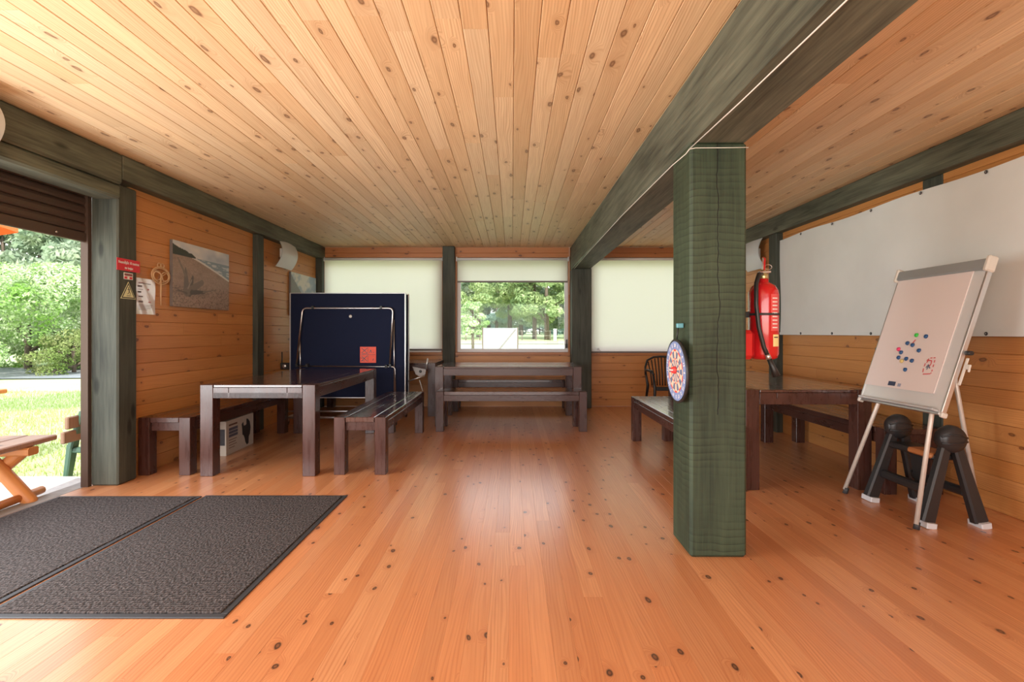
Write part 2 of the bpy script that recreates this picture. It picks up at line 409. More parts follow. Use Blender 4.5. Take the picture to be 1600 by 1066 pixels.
# back wall with three window openings
wb = struct(MB().box((-3.3, YB+.019, 0), (3.4, YB+.2, .862), 0).box((-3.3, YB+.019, 2.358), (3.4, YB+.2, ZC), 0)
            .box((-3.3, YB+.019, .8), (-3.05, YB+.2, 2.41), 0).box((-1.10, YB+.019, .8), (-.91, YB+.2, 2.41), 0)
            .box((.93, YB+.019, .8), (1.25, YB+.2, 2.41), 0).box((3.1, YB+.019, .8), (3.4, YB+.2, 2.41), 0).build('wall_back', M['trim']))
for (a, b) in ((-3.1, -1.10), (-.91, .93), (1.24, 3.2)):
    for i in range(7):
        plank('board', b-a-.001, .1155-.0015, .018, .003, M['wall'], wb, rot_cols((1, 0, 0), (0, -1, 0), ((a+b)/2, YB+.009, .1155*(i+.5))))
    for (za, zb) in ((2.385, 2.455), (2.455, ZC)):
        plank('board', b-a-.001, zb-za-.0015, .02, .003, M['trim'], wb, rot_cols((1, 0, 0), (0, -1, 0), ((a+b)/2, YB+.006, (za+zb)/2)))
wrear = struct(MB().box((-3.3, YR-.15, 0), (3.4, YR, .45), 0).box((-3.3, YR-.15, 2.25), (3.4, YR, ZC), 0)
               .box((-3.3, YR-.15, .45), (-2.8, YR, 2.25), 0).box((2.5, YR-.15, .45), (3.4, YR, 2.25), 0).build('wall_rear', M['wall']))
# windows
def window(name, x0, x1, z0, z1, mull=()):
    y = YB+.06; m = MB(); w = .055
    m.box((x0, y, z0), (x0+w, y+.07, z1)).box((x1-w, y, z0), (x1, y+.07, z1)).box((x0+w, y, z0), (x1-w, y+.07, z0+w)).box((x0+w, y, z1-w), (x1-w, y+.07, z1))
    o = struct(m.build(name, M['frame']))
    MB().box((x0+w-.005, y+.03, z0+w-.005), (x1-w+.005, y+.036, z1-w+.005), 0).build('pane', M['glass'], o)
    l = MB()      # pine reveal round the opening
    l.box((x0-.022, YB-.012, z0-.022), (x0, YB+.13, z1+.022)).box((x1, YB-.012, z0-.022), (x1+.022, YB+.13, z1+.022)).box((x0, YB-.012, z1), (x1, YB+.13, z1+.022))
    l.build('reveal', M['trim'], o)
    MB().box((x0-.022, YB-.035, z0-.04), (x1+.022, YB+.13, z0-.001)).build('window_sill', M['trim'], o)
    return o
w1 = window('window_1', -3.02, -1.13, .865, 2.36)
w2 = window('window_2', -.885, .905, .865, 2.36)
w3 = window('window_3', 1.262, 3.07, .865, 2.36)
hm = MB(); hm.box((.862, YB+.025, .93), (.892, YB+.06, 1.0), .004); hm.bar((.877, YB+.03, .98), (.877, YB+.02, 1.07), .016, .02)
hm.build('window_handle', M['rubber'], w2)

# posts and beams
def timber(name, a, b, mat, label, cat, bev=.012, group=None):
    a = Vector(a); b = Vector(b); c = Vector(((a.x+b.x)/2, (a.y+b.y)/2, min(a.z, b.z)))
    o = MB().box(a-c, b-c, bev).build(name, mat); o.location = c; return tag(o, label, cat, group)
door_post = timber('timber_post', (-3.245, PY0, 0), (-3.035, PY1, 2.33), M['post'], 'thick grey-green timber post beside the open shutter doorway', 'post')
timber('timber_post', (-3.118, 5.93, 0), (-3.04, 6.08, ZBM), M['post'], 'slim dark green timber post halfway along left board wall', 'post', .006)
timber('timber_post', (-3.12, 7.83, 0), (-3.00, 7.93, ZBM), M['post'], 'thin dark timber post in the far left corner of the room', 'post', .006)
timber('timber_post', (-1.10, YB-.10, 0), (-.91, YB+.018, ZC), M['post'], 'dark green timber post left of the uncovered middle window', 'post', .006)
timber('timber_post', (.93, YB-.24, 0), (1.238, YB+.018, 2.18), M['post'], 'dark green timber post right of the middle window under the big beam', 'post')
timber('timber_post', (3.12, 5.86, 0), (XR+.018, 6.03, ZBM), M['post'], 'slim green timber post on right wall behind the fire extinguisher', 'post', .006)
timber('timber_post', (3.192, 3.68, 0), (XR+.018, 3.86, ZBM), M['post'], 'green timber post on right wall mostly hidden behind the white banner', 'post', .006)
timber('timber_post', (3.12, 7.83, 0), (XR, 7.93, ZBM), M['post'], 'thin timber post in the far right corner', 'post', .006)
timber('timber_pillar', (.933, F/298.5, 0), (1.231, F/298.5+.285, 2.18), M['pillar'], 'massive rough-sawn dark green square timber pillar in the middle of the room', 'pillar', .014)
timber('ceiling_beam', (.935, YR, 2.18), (1.236, YB, ZC-.001), M['beam'], 'massive green-stained timber beam running under the ceiling over the pillar', 'beam', .014)
timber('wall_beam', (XL-.04, PY0, ZBM), (-2.995, YB, ZC-.001), M['beam'], 'dark green timber wall plate along the top of left wall', 'beam', .006)
timber('wall_beam', (3.10, YR, ZBM), (XR+.018, YB, ZC-.001), M['beam'], 'dark green timber wall plate along the top of right wall above banner', 'beam', .006)
timber('door_beam', (-3.28, YR, 2.315), (-2.99, PY0-.003, ZC-.001), M['beam'], 'wide grey-green beam above the shutter doorway at ceiling', 'beam', .016)
timber('door_lintel', (-3.20, YR, 2.205), (-3.005, PY0-.003, 2.312), M['beam'], 'grey-green timber lintel below the beam over the shutter', 'lintel', .016)
timber('timber_post', (-3.245, .22, 0), (-3.035, .42, 2.20), M['post'], 'timber post at the near side of the doorway', 'post')

# roller shutter in the doorway
sh = thing('roller_shutter', 'brown ribbed metal roller shutter pulled down over top of the doorway', 'shutter', (-3.27, (PY0+.42)/2, 1.87))
M['shutter'] = plain('brown_metal', lin((84, 66, 56)), .4, .3)
hy = (PY0-.42)/2
def shut_slat(k):
    prof = [(0, 0), (.012, .006), (.018, .02), (.018, .046), (.012, .062), (0, .0695), (-.006, .0695), (-.006, 0)]
    mm = rot_cols((1, 0, 0), (0, 1, 0), (0, -hy+.01, .075+k*.068)); mm = Matrix(((1, 0, 0, 0), (0, 0, 1, -hy+.03), (0, 1, 0, .075+k*.068), (0, 0, 0, 1)))
    m = MB(); m.prism(prof, 2*hy-.06, mm); return m
for k in range(6): shut_slat(k).build('slat', M['shutter'], sh)
MB().box((-.008, -hy+.03, 0), (.022, hy-.03, .073), .006).build('bottom_bar', M['shutter'], sh)
MB().box((-.02, hy-.035, -1.87), (.035, hy+.0, .5), .0).build('guide_rail', M['shutter'], sh)
MB().box((-.02, -hy+.002, -1.87), (.035, -hy+.035, .5), .003).build('guide_rail', M['shutter'], sh)
MB().lathe([(0, .004), (.006, .004), (.008, 0)], 10, rot_cols((0, 1, 0), (1, 0, 0), (.022, hy-.28, .03))).build('bolt', M['steel'], sh)
# threshold
th = timber('door_threshold', (-3.42, .3, -.1), (-3.285, PY0+.2, -.004), plain('weathered_wood', (.36, .33, .30), .7, noise=.5, nscale=14), 'weathered grey wooden threshold plank across the doorway', 'threshold', .006)

# ------------------------------------------------------------------ outdoors
def prof_z(y):
    P = [(-60, -.14), (9, -.14), (15, -.10), (20, .12), (25, .33), (28, .42), (45, .77), (70, .95), (200, 1.5)]
    for (a, za), (b, zb) in zip(P[:-1], P[1:]):
        if y <= b: return za+(zb-za)*(y-a)/(b-a)
    return P[-1][1]
ys = [-40, -20, 0, 6, 9, 12, 15, 17.5, 20, 22.5, 25, 28, 32, 36, 40, 45, 55, 70, 100, 200]
gm = MB(); xs = [-160+i*10 for i in range(33)]
gm.add([(x, y, prof_z(y)) for y in ys for x in xs], [(j*33+i, j*33+i+1, (j+1)*33+i+1, (j+1)*33+i) for j in range(len(ys)-1) for i in range(32)])
struct(gm.build('ground', M['lawn']))
def strip(name, y0, y1, mat, dz, label, cat, x0=-160, x1=160):
    m = MB(); k = 8; yy = [y0+(y1-y0)*i/k for i in range(k+1)]
    vs = [(x, y, prof_z(y)+dz) for y in yy for x in (x0, x1)]
    m.add(vs, [(2*i, 2*i+1, 2*i+3, 2*i+2) for i in range(k)]); return struct(m.build(name, mat))
strip('gravel_road', 25.2, 29.0, plain('pale_gravel', (.60, .57, .53), .9, noise=.2, nscale=6), .03, '', '', -22)
strip('sand_verge', 30.2, 35.5, plain('sand', (.40, .37, .26), .9, noise=.3, nscale=3), .03, '', '', -22)
struct(MB().box((-9, -4, -.16), (-3.42, 4.42, -.10), .004).build('terrace', M['concrete']))
# gravel bed under the bushes
gb = MB(); gb.grid(lambda u, v: (-22+13*u, 13.7+3*v+.2*math.sin(u*9), prof_z(13.7+3*v)+.03+.02*math.sin(u*37)*math.sin(v*21)), 20, 10)
struct(gb.build('gravel_bed', plain('grey_gravel', (.28, .30, .31), .9, noise=.6, nscale=9)))
# grass blades close by
rg = np.random.default_rng(3)
def blades(n, x0, x1, y0, y1):
    x = rg.uniform(x0, x1, n); y = rg.uniform(y0, y1, n); a = rg.uniform(0, 2*PI, n); h = rg.uniform(.03, .075, n); w = .006
    z = np.array([prof_z(v) for v in y])
    v = np.empty((n, 3, 3)); v[:, 0] = np.c_[x-w*np.cos(a), y-w*np.sin(a), z]; v[:, 1] = np.c_[x+w*np.cos(a), y+w*np.sin(a), z]
    v[:, 2] = np.c_[x+rg.uniform(-.03, .03, n), y+rg.uniform(-.03, .03, n), z+h]
    return v.reshape(-1, 3), np.arange(3*n).reshape(-1, 3)
def raw(name, v, f, mat, parent=None):
    me = bpy.data.meshes.new(name); nv, nf, k = len(v), len(f), f.shape[1]
    me.vertices.add(nv); me.vertices.foreach_set('co', np.asarray(v, np.float32).ravel())
    me.loops.add(nf*k); me.loops.foreach_set('vertex_index', f.astype(np.int32).ravel())
    me.polygons.add(nf); me.polygons.foreach_set('loop_start', np.arange(0, nf*k, k, dtype=np.int32)); me.polygons.foreach_set('loop_total', np.full(nf, k, np.int32))
    me.update(); me.validate(); me.materials.append(mat)
    o = bpy.data.objects.new(name, me); COL.objects.link(o)
    if parent: o.parent = parent
    return o
g = raw('lawn_grass', *blades(26000, -12, -3.6, 4.5, 11), leafmat('grass_blades', (.34, .5, .13), (.56, .64, .3), (.42, .56, .2)))
g['kind'] = 'stuff'; tag(g, 'short bright green grass blades on the lawn outside the doorway', 'grass')

def leaves(clumps, n, size, flat=.6):
    c = np.array([k[:3] for k in clumps]); r = np.array([k[3] for k in clumps]); p = r**2; p = p/p.sum()
    i = rg.choice(len(clumps), n, p=p); d = rg.normal(size=(n, 3)); d /= np.linalg.norm(d, axis=1)[:, None]
    rr = r[i]*rg.uniform(.72, 1.08, n)**.8; pos = c[i]+d*rr[:, None]*np.array([1, 1, flat])
    u = rg.normal(size=(n, 3)); u /= np.linalg.norm(u, axis=1)[:, None]; nn = d*.8+rg.normal(size=(n, 3))*.7
    w = np.cross(nn, u); w /= np.linalg.norm(w, axis=1)[:, None]; u = np.cross(w, nn); u /= np.linalg.norm(u, axis=1)[:, None]
    s = size*rg.uniform(.6, 1.3, n)[:, None]
    v = np.empty((n, 4, 3)); v[:, 0] = pos-u*s; v[:, 1] = pos-w*s*.5; v[:, 2] = pos+u*s; v[:, 3] = pos+w*s*.5
    return v.reshape(-1, 3), np.arange(4*n).reshape(-1, 4)
def tree(x, y, h, crown_r, mat, label, n=7000, size=.2, bare=.3, kind='round', seed=0, group=None, name='tree', cat='tree'):
    r = random.Random(seed*7+3); z0 = prof_z(y); t = thing(name, label, cat, (x, y, z0), 0, group)
    cl = []
    for k in range(46):
        f = r.random(); zz = h*(bare+(1-bare)*f)
        if kind == 'cone': rad = crown_r*(1-f)**.8*1.05+.1
        elif kind == 'bush': rad = crown_r*math.sqrt(max(.05, 1-f*f*.9))
        else: rad = crown_r*math.sin(PI*min(1, max(.12, .15+f*.8)))**.6
        a = r.uniform(0, 2*PI); q = rad*math.sqrt(r.uniform(.15, 1)); cr = crown_r*r.uniform(.2, .34)
        cl.append((q*math.cos(a), q*math.sin(a), min(zz, h-cr*.5), cr))
    raw('foliage', *leaves(cl, n, size), mat, t)['kind'] = 'stuff'
    m = MB(); m.tube([(0, 0, -.1), (.05*h*r.uniform(-.3, .3), 0, h*.4), (0, 0, h*.85)], [h*.022+.03, h*.016+.02, .03], 8)
    for k in range(7):
        c = cl[k*5]; zb = max(h*.15, c[2]-crown_r*.4); m.tube([(0, 0, zb), (c[0]*.5, c[1]*.5, (zb+c[2])/2+.1), (c[0], c[1], c[2])], [.05, .035, .02], 5)
    m.build('trunk', M['bark'], t); return t
# through the doorway
tree(-15.9, 16.3, 3.45, 3.0, M['leaf_bush'], 'big rounded pale-flowered green bush on lawn seen through doorway', 62000, .055, .02, 'bush', 1, name='bush', cat='bush')
tree(-13.6, 15.4, 1.35, 1.1, M['leaf_brown'], 'low bronze-green bush beside the big flowering bush', 14000, .036, .02, 'bush', 2, name='bush', cat='bush')
lab = ['tall feathery conifer behind the bushes, left of the sky gap', 'broad dark conifer behind bushes right of the sky gap', 'distant conifer just left of the door post, behind bushes']
for k, (x, y, h, cr) in enumerate([(-37, 36, 10.2, 3.4), (-32.3, 34, 9.3, 3.6), (-27.0, 32.5, 9.0, 3.8)]):
    tree(x, y, h, cr, M['leaf_pine'], lab[k], 11000, .22, .08, 'cone', 10+k, name='conifer')
for k, (x, y, h, cr) in enumerate([(-34.8, 42, 10.5, 4.2), (-44, 38, 11, 4.0), (-23, 37, 9, 3.6), (-19, 35, 8.5, 3.5)]):
    tree(x, y, h, cr, M['leaf_pine'], ['hazy conifer far behind the gap between the front conifers', 'conifer of the back row furthest left beyond the lawn', 'conifer of the back row hidden behind the door post', 'rightmost conifer of the back row beyond the lawn'][k], 7000, .26, .08, 'cone', 14+k, name='conifer')
# through the middle window
T = [(739.5, 23, 2.35, .62, 'leaf_bush', 'small bright green sapling on the verge left of the white panel', 5000, .06, .38),
     (716, 40, 8.6, 2.6, 'leaf_tree', 'leafy light green tree at left edge of the middle window', 12000, .13, .12),
     (748, 46, 8.6, 2.3, 'leaf_pine', 'tall dark pine left of the bluish trees through middle window', 9000, .15, .3),
     (776, 58, 8.2, 2.4, 'leaf_blue', 'hazy bluish pine seen above the white panel', 9000, .16, .2),
     (797, 44, 8.8, 2.6, 'leaf_tree', 'broad light green tree centred in the middle window', 12000, .14, .22),
     (835.5, 40, 7.4, 2.5, 'leaf_tree', 'leafy tree with dark trunk right of the white panel', 14000, .13, .22),
     (855, 38, 8.0, 2.7, 'leaf_tree', 'largest leafy tree with thick trunk near the pale utility box', 15000, .13, .25),
     (889, 42, 8.6, 3.0, 'leaf_pine', 'darker pine at the right edge of the middle window', 11000, .15, .12),
     (765, 62, 9.4, 3.2, 'leaf_pine', 'far pine of the tree row behind, over the hazy pine', 8000, .2, .15),
     (815, 60, 10.4, 3.6, 'leaf_pine', 'far tall pine rising behind the leafy trees', 9000, .2, .12),
     (735, 60, 9.8, 3.4, 'leaf_pine', 'far tall pine behind the tree at the window left edge', 8000, .2, .12),
     (868, 58, 10.4, 3.6, 'leaf_pine', 'far tall pine behind largest leafy tree', 9000, .2, .12)]
for k, (px, y, h, cr, mt, lb, n, sz, bare) in enumerate(T):
    tree((px-VX)*y/F, y, h, cr, M[mt], lb, n, sz, bare, 'round', 30+k)
for k, x in enumerate([-14, -9.5, 9.5, 14]):
    tree(x, 44+3*(k % 3), 9, 3.2, M['leaf_tree'], 'leafy tree of the row beyond the road, outside the window view', 5000, .2, .15, 'round', 60+k, group='outer trees of the row')
for k, (x, y, h, r, lb) in enumerate([(-13.5, 72, 4.2, 4.6, 'low shrub mass under the far pines at the left edge of the middle window'), (-5, 74, 3.8, 4.8, 'low shrub mass under the far pines above the white panel'), (4, 72, 4.0, 4.8, 'low shrub mass seen between the trunks right of the white panel'), (12.5, 74, 4.2, 4.8, 'low shrub mass under the trees at the right edge of the middle window')]):
    tree(x, y, h, r, M['leaf_blue'], lb, 9000, .2, .0, 'bush', 80+k, name='bush', cat='bush')
# white panel with diagonal brace
Y0 = 14.0; s = F/Y0
pn = thing('signboard', 'large white panel with diagonal dark brace standing outside the middle window', 'panel', ((782-VX)/s, Y0, prof_z(Y0)))
zt = H-(513-VY)/s-prof_z(Y0); hw = 27.3/s
MB().box((-hw, 0, .05), (hw, .02, zt), .004).build('board', plain('white_sheet', (.9, .9, .9), .6), pn)
for sx in (-1, 1): MB().box((sx*hw-.02, -.015, -.05), (sx*hw+.02, .04, zt+.03), .003).build('post', M['bark'], pn)
MB().bar((-hw+.12, -.02, .40), (hw-.05, -.02, zt-.02), .02, .055).build('brace', plain('grey_bar', (.22, .2, .2), .6), pn)
# fence posts beyond the road, utility box
fn = thing('wire_fence', 'low post and wire fence beyond the road under the trees', 'fence', (0, 37, prof_z(37)))
for k in range(30):
    MB().box((-15+k*1.05-.04, -.04, -.05), (-15+k*1.05+.04, .04, .75), .01).build('post', M['bark'], fn)
MB().tube([(-15, 0, .7), (15.5, 0, .7)], .008, 5).tube([(-15, 0, .35), (15.5, 0, .35)], .008, 5).build('wire', M['steel'], fn)
ub = MB().box((-.11, -.12, 0), (.11, .12, .86), .02).box((-.13, -.14, .84), (.13, .14, .9), .01).build('utility_box', M['white']); ub.location = ((867.5-VX)*36/F, 36, prof_z(36)-.02)
tag(ub, 'pale upright utility box beyond the road, right side of middle window', 'box')
# orange umbrella on the lawn
um = thing('garden_parasol', 'orange garden parasol on the lawn cut off at left edge of doorway', 'parasol', (-8.26, 6.1, -.14))
cp = MB(); R_, zt, zr = 1.55, 3.29, 2.87
for k in range(8):
    a0, a1 = 2*PI*k/8, 2*PI*(k+1)/8
    cp.add([(0, 0, zt), (R_*math.cos(a0), R_*math.sin(a0), zr), (R_*math.cos(a1), R_*math.sin(a1), zr), (R_*math.cos(a0), R_*math.sin(a0), zr-.1), (R_*math.cos(a1), R_*math.sin(a1), zr-.1)], [(0, 1, 2), (1, 3, 4, 2)])
cp.build('canopy', plain('orange_cloth', (.85, .16, .03), .8), um)
MB().tube([(0, 0, 0), (0, 0, zt)], .022, 10).build('pole', M['alu'], um)
MB().lathe([(0, 0), (.25, 0), (.25, .06), (.05, .1), (.03, .3)], 20).build('base', M['rubber'], um)
# X-legged timber bench right outside the doorway
M['oak'] = pine('honey_timber', lin((222, 150, 86)), lin((212, 138, 76)), lin((180, 104, 50)), lin((110, 60, 30)), rough=.45, knots=.2)
M['oaktop'] = pine('weathered_timber_top', lin((168, 128, 104)), lin((158, 120, 98)), lin((128, 92, 72)), lin((90, 60, 44)), rough=.45, knots=.2)
xb = thing('garden_bench', 'honey timber x-legged bench just outside the doorway', 'bench', (-3.53, 3.10, -.10), math.radians(7))
for k, x in enumerate((-.185, .005)):
    MB().box((x, -1.0, .475), (x+.18, .62, .515), .008).build('seat_plank', M['oaktop'], xb)
for ye in (.36, -.75):
    MB().tube([(.20, ye, .03), (.19, ye, .10), (.11, ye, .20), (-.02, ye, .36), (-.12, ye, .45)], [.042, .046, .046, .044, .044], 10).build('leg', M['oak'], xb)
    MB().tube([(-.24, ye+.05, .03), (-.20, ye+.05, .10), (-.10, ye+.05, .22), (.0, ye+.05, .34), (.12, ye+.05, .45)], [.042, .046, .046, .044, .044], 10).build('leg', M['oak'], xb)
    MB().bar((-.17, ye+.02, .445), (.20, ye+.02, .445), .09, .055, .01).build('crosspiece', M['oak'], xb)
MB().tube([(.15, -.95, .13), (.15, .52, .13)], .028, 10).build('stretcher', M['oak'], xb)
# matching table further left, only its corner shows
xt = thing('picnic_table', 'honey timber picnic table behind the bench, only its end edge shows', 'table', (-5.34, 4.35, -.12), math.radians(4))
for k in range(4): MB().box((-.36+k*.185, -.9, .70), (-.36+k*.185+.18, .55, .745), .008).build('top_plank', M['oak'], xt)
for ye in (-.6, .3):
    MB().bar((-.34, ye, .0), (.26, ye, .70), .07, .07, .01).build('leg', M['oak'], xt); MB().bar((.34, ye+.08, .0), (-.26, ye+.08, .70), .07, .07, .01).build('leg', M['oak'], xt)
# green framed bench behind the post
gbn = thing('park_bench', 'weathered plank bench with green cast legs partly behind the door post', 'bench', (-3.95, 4.37, -.14), math.radians(92)); gbn.scale = (1, -1, 1)
M['gcast'] = plain('green_cast_iron', lin((70, 100, 84)), .5)
M['wplank'] = pine('silvered_planks', lin((150, 120, 98)), lin((140, 112, 92)), lin((104, 80, 64)), lin((70, 50, 40)), rough=.6, knots=.2)
MB().box((0, -.035, .335), (1.5, .0, .44), .008).build('backrest_plank', M['wplank'], gbn)
MB().box((.02, -.015, .46), (1.5, .02, .57), .008).build('backrest_plank', M['wplank'], gbn)
for k in range(3): MB().box((.1, .06+k*.12, .28), (1.5, .165+k*.12, .31), .008).build('seat_plank', M['wplank'], gbn)
for x in (.16, 1.3):
    lg = MB(); lg.bar((x, -.10, 0), (x, -.055, .30), .07, .045, .01, (0, 1, 0), .09, .05); lg.bar((x, -.055, .28), (x, .03, .60), .09, .05, .01, (0, 1, 0), .04, .04); lg.bar((x, .44, 0), (x, .40, .27), .06, .05, .01, (0, 1, 0)); lg.bar((x, -.05, .25), (x, .44, .25), .05, .05, .01)
    lg.build('leg', M['gcast'], gbn)

# ------------------------------------------------------------------ roller blinds
def blind(name, x0, x1, z_top, z_bot, label, y=YB-.035, mat='fabric'):
    t = thing(name, label, 'blind', ((x0+x1)/2, y, z_bot)); hw = (x1-x0)/2; h = z_top-z_bot
    MB().grid(lambda u, v: (-hw+2*hw*u, .003*math.sin(u*7+v*3)*(1-v), v*(h-.02)+.01), 24, 12).build('fabric', M[mat], t)
    MB().tube([(-hw-.01, .012, h), (hw+.01, .012, h)], .024, 12).build('roller_tube', M['frame'], t)
    MB().box((-hw, -.008, -.004), (hw, .008, .022), .003).build('bottom_bar', plain('blind_bar', (.16, .13, .12), .5), t)
    for sx in (-1, 1): MB().box((sx*(hw+.012)-.008, -.02, h-.035), (sx*(hw+.012)+.008, .04, h+.035), .003).build('end_bracket', M['frame'], t)
    return t
blind('roller_blind', -2.99, -1.115, 2.355, .90, 'closed cream roller blind over the left window behind the folded table')
b2 = blind('roller_blind', -.87, .885, 2.355, H-(441-VY)/98.2+.0, 'half-raised cream roller blind at top of the middle window', mat='fabric_darker')
b3 = blind('roller_blind', 1.27, 3.06, 2.355, .86, 'closed cream roller blind over the right window behind the pillar')
MB().tube([(-.79, -.015, -.0+.06), (-.76, -.02, .02)], .009, 8).lathe([(0, .02), (.018, .015), (.02, 0), (0, 0)], 12, rot_cols((1, 0, 0), (0, -1, 0), (-.79, -.008, .055))).build('chain_holder', M['frame'], b3)
MB().tube([(.9, -.03, 1.0), (.905, -.03, .35), (.9, -.03, -.2)], .0025, 6).build('chain', M['white'], b2)

# ------------------------------------------------------------------ dark tables and benches
def notched(m, L, W, t, z, lx, ly, g):
    a, b = L/2, W/2
    m.box((-a, -b+ly+g, z-t), (a, b-ly-g, z), .003)
    m.box((-a+lx+g, -b, z-t), (a-lx-g, -b+ly+g, z), .003); m.box((-a+lx+g, b-ly-g, z-t), (a-lx-g, b, z), .003)
def make_furn(name, label, cat, L, W, Hh, leg, tt, ah, group, slots):
    """long axis = local x, origin at the centre of the base"""
    t = thing(name, label, cat, (0, 0, 0), 0, group); a, b = L/2, W/2
    m = MB(); notched(m, L-.004, W-.004, tt, Hh, leg, leg, .0025); m.build('tabletop' if cat == 'table' else 'seat', M['darktop'], t)
    for sx in (-1, 1):
        for sy in (-1, 1):
            c = (sx*(a-leg/2), sy*(b-leg/2)); mm = rot_cols((0, 0, 1), (1, 0, 0), (c[0], c[1], Hh/2))
            MB().box((-Hh/2, -leg/2, -leg/2), (Hh/2, leg/2, leg/2), .003).build('leg', M['dark'], t, mm)
    za, zb = Hh-tt-ah, Hh-tt-.0015
    for sy in (-1, 1):
        y = sy*(b-.018); MB().box((-a+leg+.001, y-.014, za), (a-leg-.001, y+.014, zb), .002).build('apron', M['dark'], t)
    for sx in (-1, 1):
        x = sx*(a-.010-(0 if slots else .03)); m = MB(); w = W-2*leg-.002
        if slots:
            e = [-w/2, -w/2+w*.17, w/2-w*.175, w/2]
            for p, q in zip(e[:-1], e[1:]): m.box((-w/2 if 0 else p+.002, -.01, za), (q-.002, .01, zb), .001, Matrix(((0, 1, 0, x), (1, 0, 0, 0), (0, 0, 1, 0), (0, 0, 0, 1))))
            m.box((x-sx*.012, -w/2, za), (x-sx*.03, w/2, zb), .001); m.box((x-.01, -w/2, za), (x+.01, w/2, za+.045), .001)
        else: m.box((x-.012, -w/2, za), (x+.012, w/2, zb), .002)
        m.build('apron', M['dark'], t)
    return t
GT, GBn = 'dark wooden dining tables', 'dark wooden benches'
table0 = make_furn('dining_table', '', 'table', 1.84, .945, .752, .105, .022, .088, GT, True)
bench0 = make_furn('dining_bench', '', 'bench', 1.80, .43, .478, .092, .042, .072, GBn, False)
used = set()
def put(src, x, y, rz, label, sx=1.0):
    o = src if src.name not in used else copy_tree(src)
    used.add(src.name); o.location = (x, y, 0); o.rotation_euler = (0, 0, rz); o['label'] = label; o.scale = (sx, 1, 1); return o
R90 = PI/2
y1 = F/190.5
put(table0, -2.56+.473, y1+.92, R90, 'long dark wooden table at left in front of the folded blue table tennis table')
y2 = F/124.6
put(table0, -.047, y2+.473, 0, 'dark wooden table standing lengthways below the uncovered middle window')
put(table0, 2.222, F/208.7+.92, R90, 'dark wooden table right of the green pillar, behind the flip chart')
put(table0, -2.0, 6.98+.473, 0, 'dark wooden table under the left blind, mostly hidden behind table tennis table')
put(bench0, -2.873, F/189.3+.90, R90, 'dark bench tight against left board wall with the carton below')
put(bench0, -1.2625, F/188.5+.90, R90, 'dark bench standing free on the right side of the left table')
put(bench0, -.007, F/131.4+.215, 0, 'dark bench in front of the table at the middle window')
put(bench0, -.01, 7.42+.20, 0, 'dark bench between the middle window wall and its table', .985)
put(bench0, 1.53, F/141.5-.90, R90, 'dark bench partly hidden behind the pillar and dartboard')
put(bench0, 2.925, F/143.3-.90, R90, 'dark bench along right board wall behind the flip chart')

# ------------------------------------------------------------------ door mats
def matmat():
    t = NT('ribbed_mat_pile'); x, y, z = t.xyz(); rib = t.math('SINE', t.math('MULTIPLY', y, 2*PI/.016))
    n = t.noise(t.comb(t.math('MULTIPLY', x, 90), t.math('MULTIPLY', y, 60), 0.), 1, 2); n2 = t.noise(t.comb(x, y, 0.), 2.5, 3)
    f = t.math('ADD', t.math('MULTIPLY', t.math('MULTIPLY_ADD', rib, .5, .5), .35), t.rng(n, .35, .7, 0, .8))
    c = t.mix(f, (.010, .009, .009), (.125, .105, .10)); c = t.mix(t.rng(n2, .4, .7, 0, .3), c, (.05, .043, .041))
    t.setb(base=c, rough=.95, spec=.1); t.bump(f, .6, .006); return t.m
M['mat'] = matmat()
def door_mat(x0, x1, y0, y1, label):
    t = thing('door_mat', label, 'mat', ((x0+x1)/2, (y0+y1)/2, 0), 0, 'ribbed entrance mats'); a, b = (x1-x0)/2, (y1-y0)/2; w = .03
    MB().box((-a+w, -b+w, 0), (a-w, b-w, .012), .003).build('pile', M['mat'], t)
    m = MB(); m.box((-a, -b, 0), (a, -b+w, .007)).box((-a, b-w, 0), (a, b, .007)).box((-a, -b+w, 0), (-a+w, b-w, .007)).box((a-w, -b+w, 0), (a, b-w, .007)); m.build('border', M['rubber'], t)
door_mat(-2.207, -1.187, F/379.5, F/216.6, 'dark ribbed mat with black rubber border, the one further into the room')
door_mat(-3.25, -2.225, F/379.5, F/217.6, 'dark ribbed mat lying along the open doorway threshold')

# ------------------------------------------------------------------ folded table tennis table
pt = thing('table_tennis_table', 'folded upright dark blue table tennis table with metal tube legs at left', 'table', (-2.16, F/119, 0))
def pp(px, py, dy=0): q = at(px, py, 119); return Vector((q.x+2.16, dy, q.z))
M['blue'] = plain('dark_blue_board', lin((26, 33, 58)), .75, spec=.15, noise=.15, nscale=30)
zb_, zt_ = .32, 1.705; hw = .762
MB().box((-hw+.008, .004, zb_+.008), (hw-.008, .022, zt_-.012), 0).build('playing_board', M['blue'], pt)
MB().box((-hw+.012, .232, zb_+.01), (hw-.012, .25, zt_-.012), 0).build('playing_board', M['blue'], pt)
for d0 in (0, .21):
    m = MB(); m.box((-hw, d0, zt_-.012), (hw, d0+.045, zt_), .003).box((-hw, d0, zb_), (hw, d0+.045, zb_+.012), .003).box((-hw, d0, zb_+.012), (-hw+.014, d0+.045, zt_-.012), .003).box((hw-.014, d0, zb_+.012), (hw, d0+.045, zt_-.012), .003)
    m.build('edge_frame', M['alu'], pt)
def bend(pts, r=.035, k=5):
    out = [Vector(pts[0])]
    for a, b, c in zip(pts[:-2], pts[1:-1], pts[2:]):
        a, b, c = Vector(a), Vector(b), Vector(c); p = b+(a-b).normalized()*r; q = b+(c-b).normalized()*r
        for i in range(k+1):
            t = i/k; out.append(p*(1-t)**2+b*2*t*(1-t)+q*t*t)
    return out+[Vector(pts[-1])]
